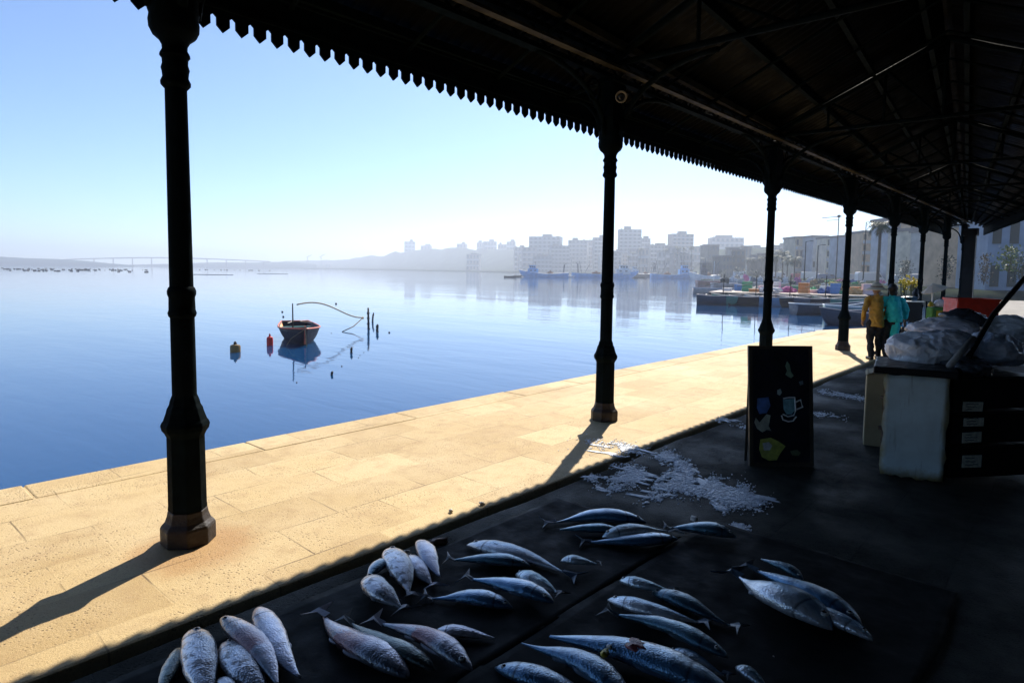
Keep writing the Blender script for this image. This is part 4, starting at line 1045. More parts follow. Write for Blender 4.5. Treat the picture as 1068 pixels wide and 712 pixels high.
# ------------------------------------------------------------------ the city across the water
WALLC = [(.26, .25, .25), (.30, .27, .25), (.22, .22, .24), (.30, .25, .22), (.25, .27, .29)]
WPM = [paint('city_wall_%d' % i, c, .85, .15, 0, .12) for i, c in enumerate(WALLC)]
BALC = paint('balcony_band', (.40, .40, .41), .8, .15, 0, .2); GLASS = paint('dull_glass', (.10, .105, .12), .3, .3, 0, .5); RUSTR = paint('roof_plant', (.2, .18, .17), .8)
SHUT = paint('dark_shutters', (.025, .035, .03), .7, .3, 0, .6)
def building(x0, x1, ytop, depth, lab, wm, floors=6, bays=5, setback=True, name='apartment_block', rz=0, group='apartment blocks across the water', bal=True, winm=None, ybase=None):
    cx = (x0+x1)/2; p = far(cx, hor(cx), depth); s = depth/FPX; W_ = (x1-x0)*s; zt = far(cx, ytop, depth).z; zb = -.8 if ybase is None else far(cx, ybase, depth).z
    Dp = max(8, W_*.6); a = YAW+rz
    fwd = Vector((-math.sin(a), math.cos(a), 0))
    t = thing(name, lab, 'building', (p.x+fwd.x*Dp/2, p.y+fwd.y*Dp/2, zb), a, group)
    H = zt-zb; bh = H if not setback else H*.93
    m = MB(); m.box((0, 0, bh/2), (W_, Dp, bh)); wo = m.build('wall', wm, t)
    m = MB(); m.box((0, 0, bh+.25), (W_+.5, Dp+.5, .5))
    if setback: m.box((W_*R.uniform(-.2, .2), 0, bh+(H-bh)/2+.4), (W_*R.uniform(.25, .5), Dp*.5, max(.6, H-bh))); m.box((W_*R.uniform(-.4, .4), 0, bh+.9), (W_*.08, 1.5, 1.4))
    m.build('roof', RUSTR, t)
    fh = bh/floors; me = None
    for f in range(floors):
        if bal and f > 0:
            m = MB(); m.box((0, -Dp/2-.5, f*fh+.3), (W_*.94, 1.0, fh*.30)); m.build('balcony', BALC, t)
        for b in range(bays):
            x = -W_/2+W_*(b+.5)/bays
            if me is None:
                m = MB(); m.box((0, 0, 0), (W_/bays*.5, .12, fh*.5)); o = m.build('window', winm or GLASS, t); me = o
            else:
                o = me.copy(); C.objects.link(o); o.parent = t
            o.location = (x, -Dp/2-.03, f*fh+fh*.62)
    return t
def terr(px, dd):                       # height of land behind
    return None
CITY = [ # x0,x1,ytop,depth,floors,bays,label
 (422, 433, 250, 1180, 8, 3, 'lone tower block on the hill, tallest at the left'), (438.5, 449, 254.5, 1180, 4, 3, 'round-topped low block right of the lone hill tower'),
 (476, 486, 252.5, 1150, 5, 3, 'small block on the ridge left of the pinkish rooftops'), (497, 505, 251, 1100, 5, 3, 'pinkish block at the start of the ridge rooftops'), (505, 518, 249.8, 1050, 6, 4, 'wide pinkish block among the ridge rooftops'),
 (519, 528, 253, 1000, 5, 3, 'low pinkish block right of the wide one on the ridge'), (528, 537, 250, 980, 6, 3, 'block on the ridge left of the big grey cube'), (536, 552, 256, 800, 5, 4, 'low block tucked left of the big grey cube'),
 (551, 584, 244.5, 700, 9, 7, 'big pale grey cube-like block left of the second column'), (574, 594, 254.5, 640, 7, 5, 'stepped block in front of the big grey cube'), (592, 612, 248.3, 680, 8, 5, 'pale block right of the stepped one'),
 (613, 622, 250.5, 700, 7, 3, 'narrow block just left of the second column'), (619, 634, 245.5, 660, 9, 4, 'pale block half hidden by the second column'),
 (645, 668, 236.5, 600, 12, 5, 'tallest pale tower block right of the second column'), (668, 678, 246.5, 620, 8, 3, 'slim block stuck to the right of the tallest tower'), (677, 701, 253.8, 560, 7, 6, 'long flat block between the two tall towers'),
 (700, 723, 241.5, 560, 11, 5, 'tall pale block with a sloping top, right of the long flat one'), (741, 774, 245.5, 620, 7, 7, 'wide block on the rise right of the trawlers'), (727, 745, 255, 560, 5, 4, 'low block left of the wide one on the rise'),
 (556, 576, 266, 590, 4, 5, 'low waterfront house behind the first trawler'), (636, 648, 262, 540, 5, 3, 'low waterfront house right of the second column'), (486, 500, 264, 900, 3, 4, 'small pale house low on the slope'), (708, 722, 264, 420, 3, 4, 'pale beige waterfront house behind the palms'),
 (774, 800, 256, 480, 5, 6, 'grey terrace on the rise left of the third column'), (806, 828, 254, 400, 4, 5, 'grey-brown terrace right of the third column')]
for i, (x0, x1, yt, d, fl, by, lab) in enumerate(CITY):
    if i < 7: d = interp(COAST, (x0+x1)/2)*1.63
    o = building(x0, x1, yt, d, lab, WPM[(i*3+(1 if 'pink' in lab else 0)) % 5] if 'pink' not in lab else WPM[3], fl, by, True, rz=R.uniform(-.25, .25))

PTR = paint('palm_trunk', (.10, .075, .05), .9, .4, 0, 3, .4); PLF = paint('palm_leaf', (.045, .075, .03), .6, .5, 0, 2); PLFD = paint('palm_dry_leaf', (.14, .10, .04), .8, .4, 0, 2)
LEAF = paint('shrub_leaf', (.05, .07, .03), .6, .6, 0, 3); LEAFY = paint('yellow_green_leaf', (.16, .19, .03), .6, .5, 0, 3)
def shrub(px, y0, y1, depth, wpx, lab, mt, seed, name='shrub', zb=None):
    rr = random.Random(seed); p = far(px, y1, depth); s = depth/FPX; h = (y1-y0)*s; w_ = wpx*s/2
    t = thing(name, lab, 'shrub' if name == 'shrub' else 'tree', (p.x, p.y, p.z), 0, None if name == 'shrub' else 'street trees before the old terrace'); m = MB()
    for k in range(420 if name == 'shrub' else 130):
        q = Vector((rr.gauss(0, .42), rr.gauss(0, .35), rr.uniform(0, 1)**.8)); c = Vector((q.x*w_*1.1*(1-.4*q.z), q.y*w_, h*q.z*(1+.25*mnoise.noise(q*3)))); r = w_*.13
        d1 = Vector((rr.gauss(0, 1), rr.gauss(0, 1), rr.gauss(0, 1))).normalized()*r; d2 = Vector((rr.gauss(0, 1), rr.gauss(0, 1), rr.gauss(0, 1))).normalized()*r*.6
        m.add([c-d1, c+d2, c+d1, c-d2], [(0, 1, 2, 3)])
    m.build('foliage' if name == 'shrub' else 'crown', mt, t)
    m = MB()
    for k in range(5): a = k*1.3; m.tube([(0, 0, -.1), (math.cos(a)*w_*.3, math.sin(a)*w_*.3, h*.6)], .03, 5)
    m.build('stem', PTR, t)
OLDW = [paint('old_town_%d' % i, c, .85, .35, 0, .5, .2) for i, c in enumerate([(.50, .43, .32), (.42, .41, .38), (.55, .38, .24), (.36, .40, .45), (.58, .52, .40), (.5, .28, .2)])]
TOWN = [(828, 846, 248.5, 190, 4, 4, 0, 'weathered beige town house left of the mast'), (846, 862, 247.5, 185, 4, 4, 3, 'grey town house with long shutters behind the mast'), (861, 880, 248.5, 170, 4, 4, 4, 'cream town house left of the fourth column'), (884, 899, 247, 150, 4, 4, 3, 'dark grey-blue house right of the fourth column'),
        (898, 912, 243, 140, 5, 3, 2, 'orange-brown house behind the tall near palm'), (911, 930, 246, 140, 5, 4, 1, 'grey house between the near palm and the fifth column'), (931, 947, 229, 115, 5, 3, 3, 'tall grey house with blue-grey shutters right of the fifth column'), (946, 960, 232, 112, 5, 3, 2, 'pinkish tall house left of the sixth column'),
        (962, 974, 240, 100, 4, 3, 4, 'tan house right of the sixth column under the sign'), (973, 988, 243, 98, 4, 3, 1, 'olive-grey house left of the seventh column'), (988, 1004, 240, 92, 4, 3, 1, 'dim house behind the far end of the canopy'), (1017, 1034, 236, 70, 4, 3, 2, 'narrow tan house left of the blue-grey facade')]
for i, (x0, x1, yt, d, fl, by, wm_, lab) in enumerate(TOWN):
    t = building(x0, x1, yt, d, lab, OLDW[wm_], fl, by, False, 'town_house', R.uniform(-.15, .15), 'old town houses along the harbour road', i % 2 == 0, SHUT if i % 3 else GLASS)
    for o in list(t.children):
        if o.name.startswith('window') and R.random() < .25: bpy.data.objects.remove(o)
# the blue-grey facade and wall at far right
t = building(1032, 1078, 226, 62, 'blue-grey facade with dark posts and creeper at the far right', paint('blue_grey_facade', (.22, .28, .36), .7, .2, 0, .5), 2, 3, False, 'shop_building', -.3, None, False, SHUT)
p = far(1050, 262, 58)
sg = thing('hanging_sign', 'pale bluish sign panel on the facade above the sixth column gap', 'sign', far(969, 246, 96), YAW)
m = MB(); m.box((0, 0, 0), (1.5, .12, 1.15)); m.build('panel', paint('pale_sign', (.5, .48, .62), .5, .1), sg); m = MB(); m.box((0, .05, .7), (1.9, .3, .12)); m.tube([(0, .05, .6), (0, 4, .6)], .05, 5); m.build('bracket', IRON, sg)

# ------------------------------------------------------------------ palms, shrubs
def palm(px, ytop, depth, lab, crown, nfr=22, seed=0, zb=None):
    rr = random.Random(seed); p = far(px, hor(px), depth); zt = far(px, ytop, depth).z; zb = -.3 if zb is None else zb
    t = thing('palm_tree', lab, 'palm tree', (p.x, p.y, zb), rr.random()*6, 'palms along the promenade'); H = zt-zb-crown*.45
    m = MB(); lean = rr.uniform(-.04, .04)*H; pts = [(lean*(q/6)**2, 0, H*q/6) for q in range(7)]; r0 = max(.16, crown*.07)
    m.tube(pts, [r0*1.5]+[r0*(1-.3*q/6)*(1+.06*(q % 2)) for q in range(1, 7)], 8); m.ball((lean, 0, H+.05), (r0*1.9, r0*1.9, r0*2.2), 8, 6, .4, seed); m.build('trunk', PTR, t, smooth=True)
    for mt, cnt, lo in ((PLF, nfr, .15), (PLFD, max(4, nfr//4), -.75)):
        m = MB()
        for k in range(cnt):
            az = 2*PI*k/cnt*2.4+rr.uniform(-.3, .3); el = rr.uniform(lo, 1.25) if lo > 0 else rr.uniform(-1.1, -.3); Lf = crown*rr.uniform(.8, 1.1)*(1 if lo > 0 else .6)
            pos = Vector((lean, 0, H)); spine = []; e = el
            for q in range(8):
                spine.append(pos.copy()); dv = Vector((math.cos(az)*math.cos(e), math.sin(az)*math.cos(e), math.sin(e))); pos = pos+dv*Lf/7; e -= (.32 if lo > 0 else .12)
            side = Vector((-math.sin(az), math.cos(az), 0))
            for q in range(1, 8):                  # leaflets
                w_ = Lf*.22*math.sin(PI*(q+.8)/9)
                for sg_ in (-1, 1):
                    a = spine[q-1]; b = spine[q]; c = a.lerp(b, .9)+side*sg_*w_-Vector((0, 0, w_*.55))+(b-a)*.6
                    m.add([a, a.lerp(b, .75), c], [(0, 1, 2)])
        m.build('crown' if lo > 0 else 'dry_skirt', mt, t)
    return t
PALMS = [(660, 262, 430, 2.6, 'palm just right of the tallest tower, lower one'), (667, 258, 430, 2.8, 'palm right of the tallest tower, taller one'), (693, 258.5, 420, 2.8, 'palm before the long flat block'), (706, 256, 400, 3, 'palm left of the tall sloping-top block'), (713, 257.5, 400, 2.8, 'palm in front of the tall sloping-top block'), (721, 256, 390, 3, 'palm right of the tall sloping-top block'),
         (734, 268, 350, 2.6, 'low palm behind the rightmost trawler'), (782, 267, 260, 3, 'low palm left of the third column, hazy'), (794, 266, 250, 3, 'low palm nearly touching the third column'), (809, 263.5, 175, 3, 'bushy palm just right of the third column'), (816, 260, 170, 3.2, 'tallest bushy palm of the trio right of the third column'), (821, 267, 165, 2.6, 'short palm within the trio right of the third column'), (828.5, 265.5, 160, 2.8, 'palm standing apart to the right of the trio'), (655, 266, 430, 2.2, 'shortest palm near the tallest tower')]
for i, (px, yt, d, cr, lab) in enumerate(PALMS): palm(px, yt, d, lab, cr, 18, i)
palm(915.5, 229, 60, 'tall dark palm nearest the market, between fourth and fifth columns', 1.5, 40, 77, -.6)
shrub(1052, 258, 283, 52, 26, 'bush with yellow-green leaves before the blue-grey facade', LEAFY, 1)
shrub(1064, 268, 296, 50, 20, 'dark bush at the right edge below the facade', LEAF, 2)
shrub(1026, 266, 296, 58, 16, 'scrubby dry bush left of the facade', PLFD, 3)
shrub(986, 268, 292, 70, 18, 'dark bush behind the seventh column', LEAF, 4)
shrub(944, 272, 290, 90, 16, 'dark hedge under the tall grey house', LEAF, 5)
t = thing('light_mast', 'thin tall harbour mast with cross arms left of the fourth column', 'mast', far(871.5, hor(871)+8, 130)); zt = far(871, 226, 130).z-t.location.z
m = MB(); m.tube([(0, 0, -2), (0, 0, zt)], [.14, .09], 6); m.build('pole', IRON, t)
m = MB(); a = RT0; m.tube([a*-3.4+Vector((0, 0, zt*.97)), a*.6+Vector((0, 0, zt*1.0))], .07, 5); m.tube([a*-2.4+Vector((0, 0, zt*.93)), Vector((0, 0, zt*.95))], .05, 5); m.ball(Vector((0, 0, zt)), (.35, .35, .3), 8, 6); m.build('arm', IRON, t)
for i, (px, yt, lab) in enumerate(((839, 252, 'street lamp pole left of the cream house'), (852, 256, 'street lamp pole before the grey shuttered house'), (900.5, 232, 'lamp post seen between the fourth column and the near palm'))):
    d = 110; p = far(px, hor(px), d); t = thing('lamp_post', lab, 'lamp post', (p.x, p.y, -.3), YAW); h = far(px, yt, d).z+.3
    m = MB(); m.tube([(0, 0, 0), (0, 0, h)], [.11, .07], 6); m.build('pole', IRON, t); m = MB(); m.tube([(0, 0, h-.05), (.9, 0, h+.15)], .04, 5); m.box((1.0, 0, h+.12), (.5, .2, .1)); m.build('lamp_head', IRON, t)

# ------------------------------------------------------------------ jetty with moored boats
PLANK = paint('sunbleached_planks', (.42, .35, .30), .8, .3, 0, 1.2, .2)
J0 = at(738, 316.5, WATER); J1 = at(905, 322, WATER); jv = J1-J0; jl = jv.length; ja = math.atan2(jv.y, jv.x)
t = thing('mooring_jetty', 'long dark timber jetty with pale deck right of the trawlers', 'jetty', J0, ja)
m = MB(); m.box((jl/2, 3.6, .98), (jl, 7.0, .12)); m.build('deck', PLANK, t)
m = MB(); m.box((jl/2, .12, .72), (jl, .16, .30)); m.box((jl/2, 3.2, .72), (jl, .16, .3)); m.build('side_beam', BLK, t)
k = 0; x = .2
while x < jl:
    m = MB(); m.tube([(x, .18, -.8), (x, .15, 1.0)], .13, 7); m.build('pile', BLK, t); m = MB(); m.tube([(x, 3.2, -.8), (x, 3.2, 1.0)], .13, 7); m.build('pile', BLK, t); x += 1.35
for i in range(4):
    m = MB(); c = Vector((-.1+.3*i, -.12, .45+.1*(i % 2))); m.tube([c+Vector((0 if i == 0 else .3*math.cos(q*PI/6), (.3*math.cos(q*PI/6) if i == 0 else 0), .3*math.sin(q*PI/6))) for q in range(13)], .11, 6); m.build('tyre_fender', BLK, t)
GC = [(.55, .5, .45), (.03, .05, .05), (.5, .12, .3), (.45, .4, .05), (.06, .35, .14), (.06, .13, .35), (.6, .6, .6), (.3, .05, .04), (.5, .3, .12), (.16, .18, .2)]; GN = ['pale', 'black', 'pink', 'yellow', 'green', 'blue', 'white', 'dark red', 'orange-tan', 'grey']
NETM = [paint('net_%d' % i, c, .85, .5, 0, 3, .6) for i, c in enumerate(GC)]
HC = [(.62, .52, .48), (.05, .2, .16), (.5, .25, .2), (.08, .22, .38), (.5, .5, .46), (.15, .04, .03), (.03, .05, .09), (.42, .32, .12), (.2, .3, .32), (.68, .55, .5)]
HP = [paint('skiff_hull_%d' % i, c, .5, .3, 0, 2) for i, c in enumerate(HC)]; HN = ['grey-pink', 'dark green', 'coral', 'sea-blue', 'off-white', 'maroon', 'black-blue', 'ochre', 'grey-teal', 'pale pink']
SK = [(756, 306.5, 8, 0), (792, 315.5, 6, 1), (822, 316, 5, 8), (850, 320, 5, 6), (762, 299, 9, 9), (796, 298.5, 10, 4), (830, 299, 9, 0), (858, 301, 8, 9), (778, 294, 9, 4), (815, 293.5, 8, 3), (842, 294.5, 7, 9), (768, 290.5, 12, 4), (789, 290, 10, 3), (806, 290.2, 11, 0), (828, 290.8, 9, 2), (850, 292, 8, 4), (866, 295, 6, 7), (874, 298.5, 6, 8), (896, 303, 6, 9), (926, 306, 5, 4), (868, 328, 5.5, 6), (890, 338, 4.5, 6), (904, 331, 5, 8)]
WHERE = ['alongside the jetty head', 'in front of the jetty', 'mid-jetty at the waterside', 'before the jetty near the fourth column', 'behind the jetty head', 'behind the jetty, left of the third column', 'behind the jetty, right of the third column', 'behind the jetty under the cream house', 'in the second rank left of the third column', 'in the second rank right of the third column', 'in the second rank under the town houses', 'in the farthest rank beside the trawlers', 'in the farthest rank by the low palms', 'in the farthest rank at the third column', 'in the farthest rank under the lone palm', 'in the farthest rank under the mast', 'close to the mast', 'left of the fourth column', 'right of the fourth column', 'behind the walking woman', 'pulled up left of the walking man', 'nearest the quay corner', 'between the quay corner and the jetty']
for i, ((px, y, L_, c), wh_) in enumerate(zip(SK, WHERE)):
    p = at(px, y, WATER); skiff('moored_skiff', '%s skiff moored %s' % (HN[c], wh_), 'skiff', (p.x, p.y, WATER+.02), YAW+R.uniform(-.5, .5)+(PI if i % 2 else 0), L_, 1.9, HP[c], TWH if i % 3 else HP[(c+3) % 10], HP[(c+5) % 10], 'skiffs moored round the jetty', False, .95, .65)
rr = random.Random(61); u = jv.normalized(); v_ = Vector((-u.y, u.x, 0))
JW = ['at the jetty head', 'one boat in from the jetty head', 'left of the third column', 'just behind the third column', 'right of the third column', 'midway to the fourth column', 'left of the fourth column', 'behind the fourth column']
for i, w_ in enumerate(JW):                           # boats tied stern-to along the front of the jetty
    p = J0+u*(1.2+jl*.105*i)-v_*1.6; c = (6, 1, 9, 3, 0, 6, 4, 1)[i]
    t_, r_ = skiff('moored_skiff', '%s boat tied below the jetty front, %s' % (HN[c], w_), 'skiff', (p.x, p.y, WATER+.02), ja+(PI if i % 2 else 0)+rr.uniform(-.12, .12), 3.6, 1.5, HP[c] if c in (6, 1, 3) else NAVY, HP[(0, 4, 9)[i % 3]], HP[(0, 4, 9)[i % 3]], 'boats tied along the jetty front', False, .95, .75)
    if i % 2 == 0:
        m = MB(); m.tube([(.3, 0, .3), (.35, 0, 2.6)], .035, 5); m.tube([(.3, 0, 1.9), (-1.2, 0, 1.6)], .025, 5); m.build('mast', DWOOD, t_)
CRN = ['white', 'blue', 'green', 'orange', 'pale pink']; CRM = [paint('crate_'+str(i), c, .5, .2) for i, c in enumerate([(.7, .7, .7), (.06, .2, .5), (.05, .3, .15), (.6, .22, .05), (.7, .5, .5)])]
for i in range(15):
    p = J0+u*(1+jl*(i+.3)/15.5)+v_*rr.uniform(1.0, 5.5); c = i % 5; n_ = 1+i % 3
    lab = '%s fish crates stacked %d high on the jetty, %s' % (CRN[c], n_, ['near its head', 'in its middle part', 'near its landward end'][i//5])
    m = MB()
    for q in range(n_): m.box((rr.uniform(-.03, .03), 0, 1.06+.15+.3*q), (.8, .5, .27), rz=rr.uniform(-.1, .1)); m.box((0, 0, 1.06+.28+.3*q), (.84, .54, .04))
    tag(m.build('crate_stack', CRM[c], loc=p, rz=ja+rr.uniform(-.4, .4)), lab, 'crate stack', 'crates stacked on the jetty')
    if i % 2:
        p2 = p+u*1.1; m = MB()
        for q in range(5): m.ball((rr.uniform(-.6, .6), rr.uniform(-.4, .4), 1.1+rr.uniform(0, .2)), (rr.uniform(.3, .6), .4, rr.uniform(.2, .4)), 9, 6, .8, q+i)
        g_ = (0, 6, 2, 4, 5, 8, 1)[i//2]
        tag(m.build('net_pile', NETM[g_], loc=p2, rz=ja), '%s net pile on the jetty planks, %s' % (GN[g_], ['near its head', 'in its middle part', 'near its landward end'][min(2, i//5)]), 'net pile', 'net piles on the jetty')
# gear heaped on the quay road
rr = random.Random(21)
GP = [(758, 288, 1), (765, 287, 6), (772, 289, 0), (779, 287, 2), (786, 288, 9), (792, 288, 6), (808, 288, 0), (814, 287, 1), (820, 288, 6), (826, 290, 1), (833, 289, 2), (838, 291, 0), (845, 289, 6), (850, 291, 8), (856, 290, 1), (861, 293, 6), (866, 290, 4), (871, 292, 3), (877, 290, 2), (888, 291, 5), (893, 293, 4), (899, 291, 6), (905, 295, 0), (921, 292, 2), (926, 294, 6), (944, 291, 3), (953, 290, 3), (962, 294, 6), (885, 288, 6), (907, 289, 5), (935, 296, 0), (938, 290, 9), (975, 296, 1), (998, 292, 5)]
cnt = {}
PLC = ['left of the third column', 'between third column and mast', 'between mast and fourth column', 'right of the fourth column', 'right of the fifth column']
ORD = ['leftmost', 'second', 'third', 'fourth', 'fifth']
for i, (px, y, c) in enumerate(GP):
    d = max(66, min(190, 1.5*FPX/max(3, y+5-hor(px)))); p = far(px, hor(px), d); p.z = .25; s = d/FPX; h = rr.uniform(4, 7)*s; w_ = rr.uniform(2.5, 4.5)*s
    z_ = 0 if px < 800 else 1 if px < 850 else 2 if px < 880 else 3 if px < 930 else 4
    key = (GN[c], z_); cnt[key] = cnt.get(key, 0)+1
    lab = '%s heap of fishing gear on the far quay %s' % (GN[c], PLC[z_])
    if cnt[key] > 1: lab = ORD[cnt[key]-1]+' '+lab
    m = MB()
    for q in range(6): m.ball((rr.uniform(-1, 1)*w_, rr.uniform(-.5, .5)*w_, h*rr.uniform(.0, .35)), (w_*rr.uniform(.35, .7), w_*.5, h*rr.uniform(.3, .6)), 9, 6, .8, i*1.7+q)
    tag(m.build('net_heap', NETM[c], loc=p, rz=YAW), lab, 'gear heap', 'fishing gear heaped along the far quay')
def van(px, d, L_, h_, col, lab, rz):
    p = far(px, hor(px), d); t = thing('parked_van', lab, 'van', (p.x, p.y, .2), YAW+rz, 'vans parked on the harbour road')
    mt = paint('van_'+lab[:8], col, .35, .1); w_ = 1.8
    m = MB(); m.prism([(-L_/2, .35), (L_/2-.05, .35), (L_/2, .8), (L_/2-.25, 1.0), (L_/2-.9, h_), (-L_/2+.1, h_), (-L_/2, h_-.3)], -w_/2, w_/2, 'xz'); o = m.build('body', mt, t); mod(o, 'BEVEL', width=.07, segments=2)
    for sy in (-1, 1):
        m = MB(); m.prism([(L_/2-1.55, 1.1), (L_/2-.5, 1.1), (L_/2-1.0, h_-.15), (L_/2-1.55, h_-.15)], sy*(w_/2-.01), sy*(w_/2+.02), 'xz'); m.build('window', WIN, t)
        for sx in (-L_*.3, L_*.3):
            m = MB(); m.tube([(sx, sy*(w_/2-.15), .33), (sx, sy*(w_/2+.02), .33)], .33, 14); m.build('wheel', BLACKP, t)
    m = MB(); m.box((L_/2-.58, 0, (1.0+h_)/2), (.03, w_*.86, .68), ry=rad(-40)); m.build('windscreen', WIN, t)
for a in ((772, 235, 5, 2.1, (.65, .65, .66), 'white van parked left of the third column', .3), (812, 190, 4.6, 1.9, (.6, .6, .62), 'white van right of the third column', -.2), (834, 175, 4.2, 1.6, (.45, .05, .05), 'red car parked under the lone palm', .1), (846, 165, 4.8, 2.0, (.6, .6, .58), 'white van parked beside the mast on the harbour road', .2), (862, 150, 4.2, 1.55, (.1, .16, .3), 'dark blue car just right of the mast', -.1), (893, 125, 4.3, 1.6, (.55, .55, .57), 'silver car right of the fourth column', .15), (907, 118, 4.6, 2.0, (.66, .66, .65), 'white van behind the tall near palm', -.15), (943, 98, 4.2, 1.6, (.5, .5, .48), 'pale car behind the yellow blossoms', .1), (971, 85, 4.4, 1.7, (.12, .13, .15), 'dark grey car between the sixth and seventh columns', 0)): van(*a)
OLDF = [paint('terrace_%d' % i, c, .95, .4, 0, .3, 0, .1) for i, c in enumerate([(.13, .12, .11), (.17, .15, .12), (.11, .12, .13), (.20, .17, .14), (.09, .10, .08)])]
rr = random.Random(41)
for i in range(26):
    px = 738+i*6.6+rr.uniform(-2, 2); w_ = rr.uniform(7, 14); d = rr.uniform(230, 400); yt = rr.uniform(256, 276)-(4 if px > 800 else 0)
    building(px-w_/2, px+w_/2, max(yt, 250), d, 'dim old house in the dense terrace rows on the rise beyond the jetty', OLDF[rr.randrange(5)], rr.choice((2, 3, 4)), 3, False, 'terrace_house', rr.uniform(-.3, .3), 'old houses on the rise beyond the jetty', False)
for i in range(30):                                   # trees among them
    px = 735+i*5.6+rr.uniform(-2, 2); d = rr.uniform(190, 300); y1 = hor(px)+1.6*FPX/d; shrub(px, y1-rr.uniform(6, 12), y1, d, rr.uniform(8, 14), 'hazy dark street tree in the row before the old terrace', LEAF, 100+i, 'street_tree')
rr = random.Random(51)
for i in range(30):                                   # small craft packed into the far mooring
    px = rr.uniform(742, 882); y = rr.uniform(290.5, 297.5); p = at(px, y, WATER); c = rr.choice((0, 2, 4, 9, 3, 8, 7, 4, 9))
    tk, _ = skiff('open_boat', 'small open boat packed into the crowded mooring behind the jetty', 'boat', (p.x, p.y, WATER+.02), YAW+rr.uniform(-.9, .9), rr.uniform(5, 8), 2.2, HP[c], TWH if i % 2 else HP[(c+2) % 10], HP[(c+4) % 10], 'open boats packed behind the jetty', False, 1.2, .9)
    if i % 3 == 0:
        m = MB(); m.tube([(.4, 0, .3), (.4, 0, rr.uniform(3, 5.5))], .07, 5); m.build('mast', TWH, tk)
    elif i % 3 == 1:
        m = MB(); m.box((.8, 0, 1.3), (1.5, 1.3, 1.0)); m.box((.8, 0, 1.85), (1.8, 1.5, .1)); m.build('cabin', TWH, tk)
rr = random.Random(31)
for i in range(34):                                   # low hazy rows filling the waterfront and the slope
    px = 548+i*5.3+rr.uniform(-2, 2); w_ = rr.uniform(8, 15); d = interp(COAST, px)*rr.uniform(1.06, 1.5); yt = rr.uniform(257.5, 270) if px > 540 else rr.uniform(264, 272)
    building(px-w_/2, px+w_/2, yt, d, 'pale hazy low block in the dense rows above the far waterfront', WPM[rr.randrange(5)], rr.choice((3, 4, 5)), 3, rr.random() < .4, 'apartment_block', rr.uniform(-.3, .3), 'low blocks filling the far waterfront')

# ------------------------------------------------------------------ people
SKIN = paint('skin', (.26, .15, .10), .55, .15, 0, 10); HAIR = paint('dark_hair', (.012, .010, .009), .5, .4, 0, 30, .4)
def cap(m, a, b, ra, rb, n=12, flat=1.0):
    a = Vector(a); b = Vector(b); K = 6; m.tube([a.lerp(b, i/K) for i in range(K+1)], [ra+(rb-ra)*i/K for i in range(K+1)], n, flat); m.ball(a, ra, n, 8); m.ball(b, rb, n, 8)
def rem(m, name, mt, parent, vox=.011, sm=6):
    o = m.build(name, mt, parent, smooth=True); r = o.modifiers.new('remesh', 'REMESH'); r.mode = 'VOXEL'; r.voxel_size = vox; r.use_smooth_shade = True
    s = o.modifiers.new('smooth', 'SMOOTH'); s.iterations = sm; s.factor = .5
    if name in ('jacket', 'top', 'long_scarf', 'trousers'):
        tx = bpy.data.textures.new('cloth_folds', 'CLOUDS'); tx.noise_scale = .11; tx.noise_depth = 2; d_ = o.modifiers.new('folds', 'DISPLACE'); d_.texture = tx; d_.strength = .06; d_.mid_level = .5
    return o
def hand(m, w_, d, side):
    w_ = Vector(w_); d = Vector(d).normalized(); s = Vector((0, 1, 0)); pal = w_+d*.075
    cap(m, w_, pal, .026, .030, 10, .75)
    for k in range(4):
        b = pal+s*(.026*(1.5-k)*.62)+d*.012; L = (.062, .072, .066, .050)[k]; mid = b+d*L*.55+Vector((-side*.010, 0, 0)); e = mid+d*L*.42+Vector((-side*.022, 0, 0))
        m.tube([b, mid, e], [.0098, .0092, .0080], 7)
    b = w_+d*.03+s*.024; m.tube([b, b+s*.022+d*.028, b+s*.024+d*.058+Vector((-side*.012, 0, 0))], [.0115, .0105, .0085], 7)
